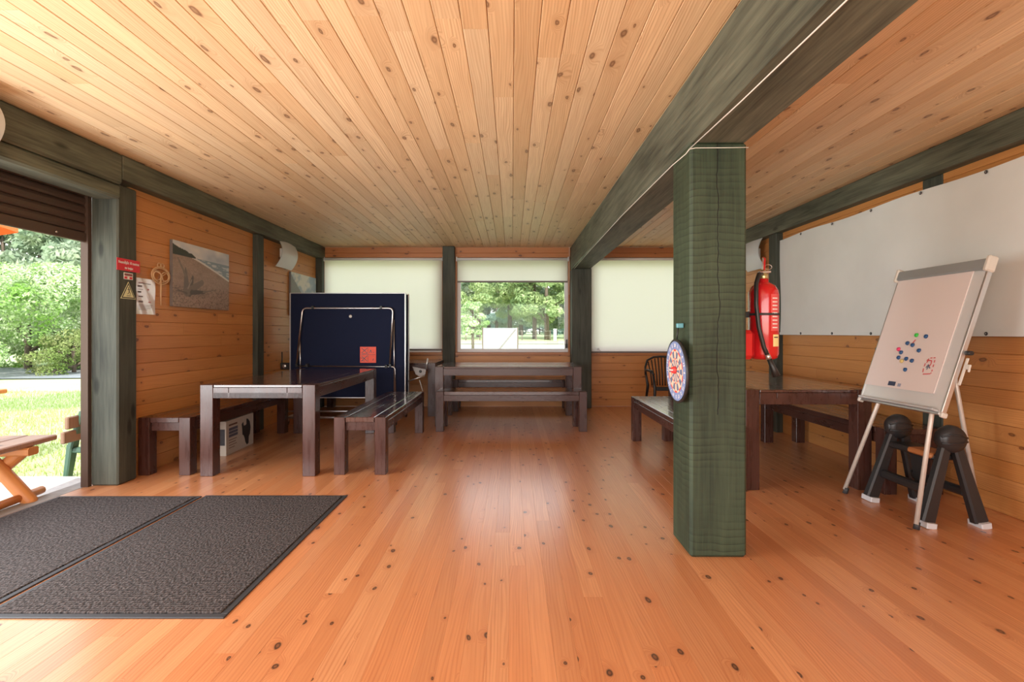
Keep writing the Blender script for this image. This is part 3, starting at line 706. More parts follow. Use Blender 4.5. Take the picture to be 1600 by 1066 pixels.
MB().tube(bend([pp(466, 569, -.035), pp(475, 482, -.035), pp(615.5, 482, -.035), pp(610.5, 569, -.035)], .06), .0125, 10).build('leg_frame', M['steel'], pt)
MB().tube(bend([pp(470, 522, -.02), pp(471, 600, -.02)], .03), .008, 8).tube([pp(616.5, 500, -.02), pp(617, 612, -.02)], .008, 8).tube(bend([pp(466, 572, -.03), pp(618.5, 573, -.03), pp(619, 612, -.03)], .05), .008, 8).build('support_bar', M['steel'], pt)
for q in ((491, 481), (597, 481), (482, 571), (605, 572.5), (466, 571), (611, 571)):
    p = pp(*q, 0); MB().box(p+Vector((-.016, -.052, -.022)), p+Vector((.016, .004, .022)), .004).build('clip', M['black'], pt)
p = pp(548, 494.5, .004); MB().lathe([(0, .012), (.018, .010), (.022, 0), (0, 0)], 16, rot_cols((1, 0, 0), (0, -1, 0), p)).build('button', M['white'], pt)
# warning sticker
p0, p1 = pp(563, 567), pp(588, 542); so = MB().box((p0.x, -.002, p0.z), (p1.x, .004, p1.z), 0).build('warning_sticker', plain('orange_red_sticker', lin((236, 78, 44)), .5), pt)
so['label'] = 'orange-red sticker with black crossed-out pictograms'
sm = MB(); w_, h_ = p1.x-p0.x, p1.z-p0.z
def sl(a, b, wd=.006): sm.bar((p0.x+a[0]*w_, -.003, p0.z+a[1]*h_), (p0.x+b[0]*w_, -.003, p0.z+b[1]*h_), .001, wd, .0003, (0, 1, 0)) if False else sm.bar((p0.x+a[0]*w_, -.003, p0.z+a[1]*h_), (p0.x+b[0]*w_, -.003, p0.z+b[1]*h_), wd, .002, .0003, (0, 1, 0))
for a, b in (((.5, .05), (.5, .95)), ((.04, .5), (.96, .5))): sl(a, b, .003)
for a, b in (((.1, .6), (.46, .92)), ((.1, .92), (.46, .6)), ((.12, .55), (.45, .57)), ((.08, .1), (.46, .44)), ((.08, .44), (.46, .1)), ((.04, .3), (.2, .3)), ((.6, .62), (.66, .8)), ((.66, .8), (.74, .62)), ((.82, .62), (.86, .66)), ((.8, .14), (.84, .26)), ((.1, .14), (.3, .1))): sl(a, b, .007)
sm.build('pictogram', M['black'], so)
# chassis
m = MB(); m.tube([(-.72, -.20, .10), (.66, -.20, .10)], .014, 10).tube([(-.72, -.14, .17), (.66, -.14, .17)], .011, 10)
m.tube([(-.70, -.2, .10), (-.70, .42, .10)], .014, 10).tube([(.68, -.2, .10), (.68, .42, .10)], .014, 10).tube([(-.70, .12, .10), (-.70, .12, .6)], .014, 10).tube([(.68, .12, .10), (.68, .12, .6)], .014, 10)
m.build('chassis', M['alu'], pt)
for (x, y) in ((-.70, -.2), (.68, -.2), (-.70, .42), (.68, .42)):
    w = MB().lathe([(0, -.013), (.04, -.013), (.047, -.008), (.047, .008), (.04, .013), (0, .013)], 20, rot_cols((0, 1, 0), (1, 0, 0), (x, y, .0475))).build('wheel', M['black'], pt)
    MB().box((x-.018, y-.02, .05), (x+.018, y+.02, .10), .003).build('fork', M['steel'], w)
# net bracket on the right side
def q3(px, py): a = at(px, py, 115.5); return Vector((a.x+2.16, a.y-F/119, a.z))
pl = [(645, 573), (666, 577.5), (665, 585), (656, 588.5), (650, 585)]
b0 = q3(655, 580); m = MB(); poly = [((q3(*a)-b0).x, (q3(*a)-b0).z) for a in pl]
m.prism(poly, .006, rot_cols((1, 0, 0), (0, -1, 0), b0)); br = m.build('net_bracket', plain('grey_cast', (.30, .28, .27), .5), pt)
MB().lathe([(0, .004), (.016, .004), (.02, 0)], 14, rot_cols((1, 0, 0), (0, -1, 0), q3(657.5, 580.5)+Vector((0, -.006, 0)))).build('knob', M['black'], br)
MB().tube([q3(666, 577), q3(668.5, 560)], .009, 8).tube([q3(638, 596), q3(664, 587)], .009, 8).build('net_arm', M['alu'], pt)
MB().bar(q3(656, 594), q3(661, 611), .006, .035, .001, (0, 1, 0)).build('net_arm', M['white'], pt)
b1 = Vector((-.80, .16, 0)); zz = H-(572-VY)/116
MB().box((-.94, .12, zz-.045), (-.765, .16, zz+.045), .006).tube([(-.92, .13, zz), (-.92, .13, zz+.19)], .008, 8).build('net_post_clamp', M['black'], pt)
MB().lathe([(0, .008), (.02, .006), (.026, 0)], 14, rot_cols((1, 0, 0), (0, -1, 0), (-.885, .12, zz))).build('screw', M['alu'], pt)

# ------------------------------------------------------------------ carton under the wall bench
sN = 163.6; c0 = at(354, 713, sN)
cb = thing('carton', 'pale printed cardboard carton on the floor under the left bench', 'box', (-2.73, F/sN, 0), math.radians(3.0))
M['card'] = plain('pale_card', (.55, .48, .40), .7)
MB().box((-.24, 0, 0), (0, .555, .33), .002).build('carton_body', M['card'], cb)
pr = MB()
def cside(y, z, m=None): return Vector((.0012, y, z))
def bar_side(mb, y0, y1, z0, z1): mb.box((.0, y0, z0), (.0015, y1, z1), 0)
for (a, b, z, h) in ((.05, .21, .275, .016), (.05, .16, .06, .005), (.05, .2, .085, .005), (.05, .18, .11, .006), (.05, .20, .135, .006)): bar_side(pr, a, b, z, z+h)
pr.build('printed_line', plain('brown_ink', (.13, .06, .04), .7), cb)
bl = plain('slate_ink', (.10, .10, .14), .7)
for k, z in enumerate((.165, .197, .229)):
    m = MB(); bar_side(m, .05, .22, z, z+.026); m.build('printed_block', bl, cb)
pic = MB(); poly = [(.30, .25), (.335, .27), (.34, .23), (.37, .225), (.40, .235), (.40, .29), (.43, .285), (.47, .25), (.49, .19), (.475, .12), (.45, .1), (.445, .03), (.41, .02), (.38, .05), (.36, .10), (.34, .13), (.315, .14), (.31, .2)]
pic.prism([(y, z) for y, z in poly], .0012, Matrix(((0, 0, 1, .0004), (1, 0, 0, 0), (0, 1, 0, 0), (0, 0, 0, 1)))); pic.build('printed_picture', M['black'], cb)
fr = MB(); fr.box((-.2, -.0014, .10), (-.012, .0, .255), 0); fr.build('printed_picture', plain('grey_photo_print', (.055, .048, .055), .5, noise=.8, nscale=30), cb)

# ------------------------------------------------------------------ black plastic chair in the far right corner
ch = thing('plastic_armchair', 'black plastic garden armchair with slatted back by right window', 'chair', (2.28, 7.30, 0))
m = MB(); m.grid(lambda u, v: ((u-.5)*(.44-.05*v), -.22+.42*v, .40-.02*math.sin(PI*u)-.02*v+.0*v), 8, 8)
m.grid(lambda u, v: ((u-.5)*(.44-.05*v), -.22+.42*v, .388-.02*math.sin(PI*u)-.02*v), 8, 8); m.box((-.22, -.235, .35), (.22, -.215, .40), .006); m.build('seat', M['black'], ch)
arc = [(-.27, .16, .55), (-.265, .2, .66), (-.22, .25, .76), (-.12, .28, .805), (0, .285, .815), (.12, .28, .805), (.22, .25, .76), (.265, .2, .66), (.27, .16, .55)]
MB().tube(arc, .016, 8).build('back_frame', M['black'], ch)
for k in range(9):
    u = (k-4)/4; x0 = u*.16; x1 = u*.21; zt = .80-.06*abs(u)**2
    MB().tube([(x0, .21, .38), (x0*1.1, .225, .55), (x1, .275-.03*abs(u), zt)], .009, 6).build('back_slat', M['black'], ch)
for sx in (-1, 1):
    MB().tube([(sx*.27, .18, .60), (sx*.275, .05, .625), (sx*.27, -.16, .62), (sx*.255, -.215, .58)], [.014, .02, .02, .016], 8).build('armrest', M['black'], ch)
    MB().tube([(sx*.26, -.21, .58), (sx*.24, -.22, .38), (sx*.26, -.26, 0)], [.016, .022, .016], 8).build('leg', M['black'], ch)
    MB().tube([(sx*.265, .19, .6), (sx*.22, .22, .38), (sx*.25, .28, 0)], [.014, .022, .016], 8).build('leg', M['black'], ch)

# ------------------------------------------------------------------ wall lamps
M['porcelain'] = plain('frosted_white_glass', (.62, .64, .64), .35)
def sconce(X, y, z, nx, label, w=.40, h=.36, bulge=.09):
    t = thing('wall_lamp', label, 'lamp', (X, y, z), 0, 'curved white wall lamps')
    def fn(off): return lambda u, v: (nx*(off+.03+bulge*math.sin(PI*v)**.9+.012*math.sin(PI*u)), (u-.5)*w, (v-.5)*h)
    m = MB(); m.grid(fn(0), 14, 14); m.grid(fn(-.006), 14, 14)
    m.build('shade', M['porcelain'], t)
    MB().box((0, -.06, -.06), (nx*.05, .06, .06), .006).build('mount', M['white'], t)
    return t
sconce(-3.08, 6.63, 2.24, 1, 'white curved wall lamp on left wall above the cloud picture', .46, .40)
sconce(XR-.02, 6.40, 2.20, -1, 'white curved wall lamp on right wall partly behind the pillar', .46, .42)
sconce(-3.0, 2.58, 2.36, 1, 'white curved wall lamp at left edge over the doorway', .46, .36, .10)

# ------------------------------------------------------------------ prints and signs
def painted(name, w, h, nu, nv, fn, parent, m, rough=.45):
    """flat print: w x h, local x to the right, local y up"""
    me = bpy.data.meshes.new(name); xs_ = np.linspace(0, 1, nu+1); ys_ = np.linspace(0, 1, nv+1)
    v = np.array([(x*w, y*h, 0) for y in ys_ for x in xs_]); f = np.array([(j*(nu+1)+i, j*(nu+1)+i+1, (j+1)*(nu+1)+i+1, (j+1)*(nu+1)+i) for j in range(nv) for i in range(nu)])
    t = NT(name+'_print'); a = t.n('ShaderNodeAttribute'); a.attribute_name = 'print'; t.setb(base=a.outputs['Color'], rough=rough)
    o = raw(name, v, f, t.m, parent); ca = o.data.color_attributes.new('print', 'FLOAT_COLOR', 'POINT')
    U, V = np.meshgrid(xs_, ys_); C = fn(U, V); C = np.where(C <= .04045, C/12.92, ((C+.055)/1.055)**2.4)
    ca.data.foreach_set('color', np.concatenate([C, np.ones(C.shape[:2]+(1,))], 2).astype(np.float32).ravel()); o.matrix_local = m; return o
def vn(U, V, s, seed):      # value noise
    r_ = np.random.default_rng(seed); G = r_.random((64, 64)); x = U*s; y = V*s; xi = np.floor(x).astype(int); yi = np.floor(y).astype(int); fx = x-xi; fy = y-yi
    fx = fx*fx*(3-2*fx); fy = fy*fy*(3-2*fy); g = lambda a, b: G[a % 64, b % 64]
    return (g(xi, yi)*(1-fx)+g(xi+1, yi)*fx)*(1-fy)+(g(xi, yi+1)*(1-fx)+g(xi+1, yi+1)*fx)*fy
def mixc(C, mask, col):
    mask = np.clip(mask, 0, 1)[..., None]; return C*(1-mask)+np.array(col)/255.*mask
def beach(U, V):
    C = np.ones(U.shape+(3,))*np.array((196, 200, 206))/255.
    cl = vn(U, V*1.6, 5, 1)*.6+vn(U, V, 13, 2)*.4; C = mixc(C, (cl-.45)*3, (222, 218, 214)); C = mixc(C, (.42-cl)*2.5, (160, 172, 188))
    hor = .80; sea = (V < hor); C = mixc(C, sea, (128, 148, 164)); C = mixc(C, sea*(vn(U*2, V*14, 5, 3) > .62), (190, 198, 204))
    shore = hor-.015-.42*np.maximum(0, U-.30)**1.15; C = mixc(C, (V < shore+.03), (214, 212, 210)); C = mixc(C, (V < shore), (158, 136, 122))
    gr = vn(U, V, 60, 4)*.5+vn(U, V, 130, 5)*.5; C = C*(1-.22*((V < shore)[..., None]*(gr[..., None]-.4)))
    C = mixc(C, (V < shore)*(vn(U, V*2, 9, 6)-.55)*1.2, (128, 108, 98))
    C = mixc(C, (V < .28+.1*vn(U, V, 4, 8))*(gr > .62)*.55, (96, 80, 74))
    hill = .80+.13*np.clip(1-U/.36, 0, 1)**.7+.02*vn(U, V, 20, 7); C = mixc(C, (V > .79)*(V < hill)*(U < .37), (58, 62, 58))
    def seg(C, a, b, w0, w1, col):
        a = np.array(a); b = np.array(b); d = b-a; tt = np.clip(((U-a[0])*d[0]+(V-a[1])*d[1])/(d@d), 0, 1)
        dist = np.hypot(U-a[0]-tt*d[0], (V-a[1]-tt*d[1])*.7); return mixc(C, (w0+(w1-w0)*tt+.008*vn(U, V, 30, 9)-dist)*150, col)
    for a, b, w0, w1, c in (((.22, .26), (.20, .60), .055, .012, (88, 78, 72)), ((.20, .5), (.08, .74), .018, .008, (98, 88, 80)), ((.26, .24), (.32, .50), .05, .012, (70, 62, 58)), ((.22, .24), (.48, .42), .05, .03, (96, 84, 76)), ((.3, .24), (.52, .27), .028, .015, (62, 54, 50)), ((.08, .25), (.22, .22), .006, .012, (76, 66, 60)), ((.5, .27), (.74, .33), .010, .004, (100, 86, 78)), ((.24, .3), (.3, .44), .012, .006, (124, 112, 102))): C = seg(C, a, b, w0, w1, tuple(q+24 for q in c))
    return C
def canvas(name, label, y0, y1, z0, z1, fn, nu, nv):
    t = thing(name, label, 'picture', (XL+.002, y0, z0), 0); w, h = y1-y0, z1-z0
    MB().box((0, 0, 0), (.028, w, h), .002).build('canvas_block', plain('canvas_edge', (.16, .14, .13), .8), t)
    painted('canvas_print', w, h, nu, nv, fn, t, Matrix(((0, 0, 1, .0288), (1, 0, 0, 0), (0, 1, 0, 0), (0, 0, 0, 1)))); return t
Xc = 3.07
def Ywall(px, X=3.07): return F*X/(VX-px)
canvas('canvas_picture', 'canvas print of driftwood on a sandy beach on left wall', Ywall(270), Ywall(358), 1.42, 2.025, beach, 170, 120)
def clouds(U, V):
    C = np.ones(U.shape+(3,))*np.array((150, 166, 180))/255.; n = vn(U, V, 4, 21)*.5+vn(U, V, 9, 22)*.3+vn(U, V, 20, 23)*.2
    C = mixc(C, (n-.42)*5, (214, 210, 200)); C = mixc(C, (V < .95-1.0*U)*1., (120, 122, 118)); return mixc(C, (V < .3)*1., (90, 100, 96))
canvas('canvas_picture', 'small canvas print of clouds above the folded table tennis table', Ywall(455), Ywall(494), 1.42, 2.03, clouds, 60, 40)
# signs on the door post (its room-side face)
XS = -3.033
MX = lambda y, z, e=0.: Matrix(((0, 0, 1, e), (1, 0, 0, y), (0, 1, 0, z), (0, 0, 0, 1)))      # local x -> +Y, local y -> +Z, facing +X
M['sred'] = plain('red_sign', lin((206, 26, 44)), .45); M['swhite'] = plain('white_sign', (.78, .76, .72), .45); M['sink'] = plain('sign_ink', (.03, .03, .03), .5)
M['syel'] = plain('cream_yellow_sign', lin((216, 214, 164)), .45)
sg = thing('no_smoking_sign', 'red sign with white lettering at the top on the door post', 'sign', (XS, PY0-.012, 1.665))
MB().box((0, 0, 0), (.002, .235, .094), 0).build('sign_plate', M['sred'], sg)
text_mesh('lettering', 'Nesmēķēt 10 metrus', .030, M['swhite'], sg, MX(.118, .064, .0028), bold=.0006, sx=.80, extrude=.0003)
text_mesh('lettering', 'no ieejas', .028, M['swhite'], sg, MX(.118, .024, .0028), bold=.0006, sx=.85, extrude=.0003)
s2 = thing('small_notice', 'small red and white sticker below the red sign on the post', 'sign', (XS, 3.873, 1.60))
MB().box((0, 0, 0), (.002, .092, .052), 0).build('sign_plate', M['swhite'], s2)
MB().box((.002, .006, .004), (.003, .034, .022), 0).box((.002, .058, .004), (.003, .086, .022), 0).build('red_panel', M['sred'], s2)
MB().box((.002, .006, .028), (.003, .086, .046), 0).build('dark_line', plain('brown_print', (.25, .07, .06), .5), s2)
s3 = thing('warning_sign', 'triangular cream warning sign with running figure on the post', 'sign', (XS, 3.842, 1.445))
tri = lambda k, dz=0.: [(.0775-.0775*k, .002+(1-k)*.045), (.0775+.0775*k, .002+(1-k)*.045), (.0775, .002+(1-k)*.045+.135*k)]
MB().prism(tri(1.0), .0015, MX(0, 0)).build('sign_plate', M['syel'], s3)
MB().prism(tri(.90), .0008, MX(0, 0, .0015)).build('black_border', M['sink'], s3); MB().prism(tri(.72), .0008, MX(0, 0, .0023)).build('sign_field', M['syel'], s3)
fg = MB()
def seg2(a, b, w=.004): fg.bar((.0034, a[0], a[1]), (.0034, b[0], b[1]), .0006, w, .0001, (1, 0, 0)) if False else fg.bar((.0034, a[0], a[1]), (.0034, b[0], b[1]), w, .0006, .0001, (1, 0, 0))
for a, b, w in (((.074, .088), (.081, .093), .009), ((.078, .085), (.084, .062), .008), ((.084, .062), (.078, .047), .005), ((.078, .047), (.066, .040), .004), ((.084, .062), (.094, .050), .005), ((.094, .050), (.092, .034), .004), ((.078, .080), (.066, .074), .004), ((.08, .08), (.093, .072), .004), ((.058, .026), (.1, .027), .004)): seg2(a, b, w)
fg.build('running_figure', M['sink'], s3)
# paper notice
pn2 = thing('paper_notice', 'shiny white paper notice on left wall beside the door post', 'notice', (XL+.003, Ywall(214, 3.09), 1.335))
MB().grid(lambda u, v: (.002+.004*math.sin(u*5+v*4)**2, .215*u, .30*v), 10, 12).build('sheet', plain('laminated_paper', (.74, .70, .70), .15, coat=.6), pn2)
ink = MB()
for k, (a, b, z, h) in enumerate(((.02, .16, .255, .005), (.015, .06, .226, .014), (.02, .07, .205, .003), (.015, .05, .178, .012), (.02, .07, .142, .010), (.02, .07, .098, .014), (.02, .18, .075, .003), (.02, .17, .062, .003), (.02, .16, .048, .003), (.02, .12, .036, .003))): ink.box((.0066, a, z), (.0072, b, z+h), 0)
ink.build('printed_line', plain('grey_ink', (.16, .12, .13), .5), pn2)
ink = MB(); 
for a, b, z, h in ((.02, .09, .262, .004), (.12, .14, .205, .012), (.13, .16, .10, .008)): ink.box((.0066, a, z), (.0072, b, z+h), 0)
ink.build('printed_mark', plain('pink_ink', (.5, .15, .15), .5), pn2)
# rattan ornament
ro = thing('rattan_beater', 'pale rattan carpet beater hanging on left wall beside the beach picture', 'ornament', (XL+.018, Ywall(252, 3.08), 1.68))
M['rattan'] = plain('pale_rattan', lin((214, 178, 136)), .6)
def loop(cy, cz, ry, rz, n=26, ph=0, x=0): return [(x, cy+ry*math.cos(2*PI*k/n+ph), cz+rz*math.sin(2*PI*k/n+ph)) for k in range(n)]
MB().tube(loop(0, 0, .112, .075), .0052, 6, True).tube(loop(0, .002, .098, .062), .0042, 6, True).build('outer_loop', M['rattan'], ro)
MB().tube(loop(-.05, -.005, .046, .038, x=.006), .005, 6, True).tube(loop(.05, -.005, .046, .038, x=.002), .005, 6, True).tube([(.004, -.07, .035), (.008, 0, .01), (.004, .03, -.06)], .0045, 6).tube([(.008, .07, .035), (.004, 0, -.01), (.008, -.02, -.07)], .0045, 6).build('inner_loop', M['rattan'], ro)
MB().tube(loop(-.02, .09, .022, .018), .0035, 6, True).tube(loop(.02, .09, .022, .018), .0035, 6, True).build('top_loop', M['rattan'], ro)
MB().tube([(0, 0, -.03), (0, 0, -.17), (0, .002, -.26)], [.008, .006, .003], 8).build('handle', M['rattan'], ro)

# ------------------------------------------------------------------ banner on the right wall
bn = thing('cloth_banner', 'long blank white canvas banner nailed along right wall', 'banner', (XR-.022, 1.2, 1.155))
Lb, Hb = F/129.6-1.2, 1.12
def bfn(off): return lambda u, v: (-off-.010-.008*math.sin(u*31+v*2.1)*math.sin(PI*v)-.006*math.sin(u*13-v*5)*(1-.5*v), u*Lb, v*(Hb+.008*math.sin(u*24)))
M['banner'] = plain('white_banner_cloth', (.74, .73, .70), .8, noise=.12, nscale=3, bumps=.15)
MB().grid(bfn(0), 120, 24).build('cloth', M['banner'], bn)
MB().grid(lambda u, v: (-.013-.004*math.sin(u*30), u*Lb, Hb-.035+.034*v+.008*math.sin(u*24)), 80, 1).grid(lambda u, v: (-.016-.006*abs(math.sin(u*13)), u*Lb, .001+.03*v), 80, 1).build('hem', M['banner'], bn)
gr = MB()
for k in range(9):
    for zz in (Hb-.02, .018):
        y = Lb-.03-k*.53
        if y < 0: continue
        MB().lathe([(.004, .004), (.010, .004), (.013, 0)], 10, rot_cols((0, 1, 0), (-1, 0, 0), (-.024, y, zz+.006*(zz > .5)*math.sin(y/Lb*24)))).build('grommet', M['rubber'], bn)

# ------------------------------------------------------------------ fire extinguisher and red box on the pillar
YF = F/298.5
fe = thing('fire_extinguisher', 'red fire extinguisher with black hose hung on right face of the pillar', 'fire extinguisher', (1.405, YF+.175, 1.03))
MB().lathe([(0, 0), (.055, .002), (.070, .012), (.077, .035), (.078, .36), (.074, .385), (.060, .41), (.036, .427), (.026, .432), (.026, .45), (0, .45)], 32).build('cylinder', M['red'], fe)
MB().lathe([(0, .445), (.022, .445), (.022, .475), (.014, .48), (.014, .50), (0, .50)], 16).build('valve', plain('brass', (.62, .52, .25), .3, .8), fe)
MB().bar((-.03, -.01, .485), (.035, -.0, .49), .022, .012, .003).build('lower_handle', M['alu'], fe)
MB().bar((.0, .0, .500), (-.012, -.03, .565), .026, .010, .003, (1, 0, 0)).build('lever', M['red'], fe)
MB().tube([(.02+.02*math.cos(a), -.012, .515+.014*math.sin(a)) for a in [k*PI/8 for k in range(16)]], .0022, 6, True).build('safety_pin', M['steel'], fe)
MB().tube([(-.02, -.02, .475), (-.05, -.05, .47), (-.077, -.075, .42), (-.082, -.085, .30), (-.07, -.088, .18), (-.04, -.085, .07), (-.012, -.082, .01)], .0115, 10).build('hose', M['black'], fe)
MB().tube([(-.015, -.083, .015), (.012, -.083, -.045), (.028, -.083, -.085)], [.012, .016, .021], 12).build('nozzle', M['black'], fe)
MB().tube([(-.022, -.083, .032), (-.012, -.083, .008)], .0135, 12).build('hose_collar', M['alu'], fe)
MB().lathe([(.0775, .245), (.0795, .245), (.0795, .258), (.0775, .258)], 32).box((-.172, .0, .235), (-.076, .02, .268), .003).build('bracket', M['rubber'], fe)
lab_a = -PI/2+.12
MB().lathe([(.0786, .16), (.0786, .36)], 8, None, True, lab_a-.10, lab_a+.55).build('instruction_label', plain('red_white_label', lin((214, 84, 84)), .4), fe)
m = MB()
for k in range(9): m.lathe([(.0792, .175+k*.02), (.0792, .181+k*.02)], 6, None, True, lab_a, lab_a+.44)
m.build('label_print', M['swhite'], fe)
MB().lathe([(.0788, .075), (.0788, .14)], 8, None, True, lab_a+.05, lab_a+.62).build('service_label', plain('cream_label', lin((232, 216, 150)), .5), fe)
MB().lathe([(.0794, .122), (.0794, .128)], 6, None, True, lab_a+.12, lab_a+.5).build('label_print', M['sink'], fe)
rb = MB().box((1.2312, YF+.06, 1.035), (1.308, YF+.15, 1.195), .022).build('red_case', M['red'])
tag(rb, 'small bright red case tucked between pillar and fire extinguisher', 'case')

# ------------------------------------------------------------------ dartboard on the left face of the pillar
db = thing('dartboard', 'round soft dartboard hanging on left face of the pillar', 'dartboard', (.896, F/289.0, H-(579.5-VY)/288)); db.rotation_euler = (0, math.radians(-1.5), 0)
DM = Matrix(((0, 0, -1, 0), (-1, 0, 0, 0), (0, 1, 0, 0), (0, 0, 0, 1)))        # local x -> -Y, local y -> +Z, outward -X
R0 = .172
MB().lathe([(0, -.003), (R0-.003, -.003), (R0, .004), (R0, .010), (R0-.008, .0135), (R0-.012, .0115), (0, .0115)], 48, DM).build('rim', M['black'], db)
cB, cC, cR = plain('dart_blue', lin((128, 144, 186)), .7), plain('dart_cream', lin((232, 196, 170)), .7), plain('dart_red', lin((214, 74, 64)), .7)
cG = plain('dart_slate', lin((96, 110, 138)), .7)
MB().lathe([(0, .0118), (R0-.012, .0118)], 48, DM).build('number_ring', cB, db)
ma, mb_, mr, ms = MB(), MB(), MB(), MB()
for k in range(20):
    a0, a1 = 2*PI*(k-.5)/20, 2*PI*(k+.5)/20
    (ma if k % 2 else mb_).lathe([(.012, .0124), (.118, .0124)], 3, DM, True, a0, a1)
    (mr if k % 2 else ms).lathe([(.107, .0128), (.118, .0128)], 3, DM, True, a0, a1); (mr if k % 2 else ms).lathe([(.062, .0128), (.070, .0128)], 3, DM, True, a0, a1)
ma.build('light_segments', cC, db); mb_.build('dark_segments', cG, db); mr.build('scoring_ring', cR, db); ms.build('scoring_ring', cC, db)
MB().lathe([(0, .0132), (.016, .0132)], 20, DM).build('bullseye', cR, db)
nums = [20, 1, 18, 4, 13, 6, 10, 15, 2, 17, 3, 19, 7, 16, 8, 11, 14, 9, 12, 5]
for k, nb in enumerate(nums):
    a = PI/2-2*PI*k/20; text_mesh('number', str(nb), .026, M['swhite'], db, DM @ Matrix.Translation((.138*math.cos(a), .138*math.sin(a), .0124)) @ Matrix.Rotation(a-PI/2, 4, 'Z'), extrude=.0003, bold=.0006)
MB().tube([(0, 0, R0), (.003, 0, R0+.03), (.01, 0, R0+.065)], .004, 6).build('hanging_loop', M['black'], db)
MB().box((.0, -.012, R0+.06), (.035, .012, R0+.085), .003).build('hook', plain('teal_hook', (.1, .3, .36), .4), db)
dt = thing('magnetic_dart', 'red blunt dart stuck in centre of the dartboard', 'dart', (.882, F/289.0-.006, H-(578-VY)/288))
MB().lathe([(0, .028), (.008, .027), (.016, .018), (.021, .006), (.020, 0), (0, 0)], 20, rot_cols((0, 1, 0), (-1, 0, 0), (0, 0, 0))).build('dart_body', plain('dart_body_red', (.68, .05, .05), .35), dt)
MB().box((-.0285, -.015, -.003), (-.014, .015, .004), .001).build('dart_stripe', M['swhite'], dt)
# thin white cord along the beam and round the pillar
cd = MB(); yf = YF-.004
cd.tube([(1.02, 1.0, 2.172), (.9985, 1.476, 2.172), (.965, 2.1, 2.155), (.929, yf, 2.142)], .0028, 6)
cd.tube([(.929, yf, 2.142), (.9285, YF+.05, 2.135), (.9285, YF+.285, 2.15), (.93, 4.2, 2.172), (.945, 6.2, 2.174), (.962, YB-.25, 2.17)], .0028, 6)
cd.tube([(.929, yf, 2.140), (.96, yf, 2.146), (1.10, yf, 2.147), (1.235, yf, 2.149), (1.236, YF+.28, 2.15)], .0022, 6)
tag(cd.build('twine', plain('white_string', (.75, .72, .66), .8)), 'thin white cord stretched along the beam and tied round the pillar', 'cord')

# ------------------------------------------------------------------ flip chart
fo = Vector((2.565, 2.955, .685)); ft = Vector((2.872, 2.955, 1.624)); up = (ft-fo); BL = up.length; up.normalize()
side = Vector((0, 1, 0)); nrm = side.cross(up)      # check below: must face the room (-x)
if nrm.x > 0: nrm = -nrm
BWd = .70
fcl = thing('flip_chart', 'white flip chart easel leaning by right wall with a paper pad', 'flip chart', (2.43, 3.3, 0))
FM = Matrix.Translation(-Vector(fcl.location)) @ rot_cols(side, nrm, fo)    # local x along board width, local z out of the board
if (FM.to_3x3() @ Vector((0, 1, 0))).z < 0: ysgn = -1
else: ysgn = 1
def fb(mb, x0, x1, v0, v1, z0, z1, bev=.003): return mb.box((x0, ysgn*v0, z0), (x1, ysgn*v1, z1), bev, FM)
fb(MB(), .012, BWd-.012, .012, BL-.012, -.012, .004, .001).build('whiteboard', plain('whiteboard', (.64, .62, .60), .16, coat=.5), fcl)
m = MB(); fb(m, 0, .016, 0, BL, -.02, .010); fb(m, BWd-.016, BWd, 0, BL, -.02, .010); fb(m, .016, BWd-.016, 0, .016, -.02, .010); fb(m, .016, BWd-.016, BL-.016, BL, -.02, .010); m.build('board_frame', M['alu'], fcl)
cap = plain('beige_plastic', (.66, .60, .53), .45)
for (u_, v_) in ((0, 0), (BWd, 0)): fb(MB(), u_-.012, u_+.014, v_-.012, v_+.02, -.024, .014, .006).build('corner_cap', cap, fcl)
fb(MB(), .0, BWd, BL-.075, BL-.005, .010, .030, .008).build('clamp_rail', plain('grey_rail', (.36, .38, .38), .4, .3), fcl)
for u_ in (-.012, BWd-.016): fb(MB(), u_, u_+.03, BL-.085, BL+.012, -.024, .036, .008).build('rail_cap', cap, fcl)
fb(MB(), .03, BWd-.03, .016, .03, .004, .045, .004).build('pen_tray', plain('clear_grey_plastic', (.5, .5, .5), .2), fcl)
pad = MB(); pu0, pu1, pv0, pv1 = .098, BWd-.012, .125, BL-.03
fb(pad, pu0, pu1, pv0, pv1, .004, .011, .001); padm = plain('flip_paper', lin((226, 210, 204)), .7); pad_o = pad.build('paper_pad', padm, fcl)
MB().grid(lambda u, v: FM @ Vector((pu0+.002+(pu1-pu0-.004)*u, ysgn*(pv0-.004+(pv1-pv0)*v), .0125+.0018*(1-v)**3*(1+.4*math.sin(u*4)))), 12, 12).build('top_sheet', padm, fcl)
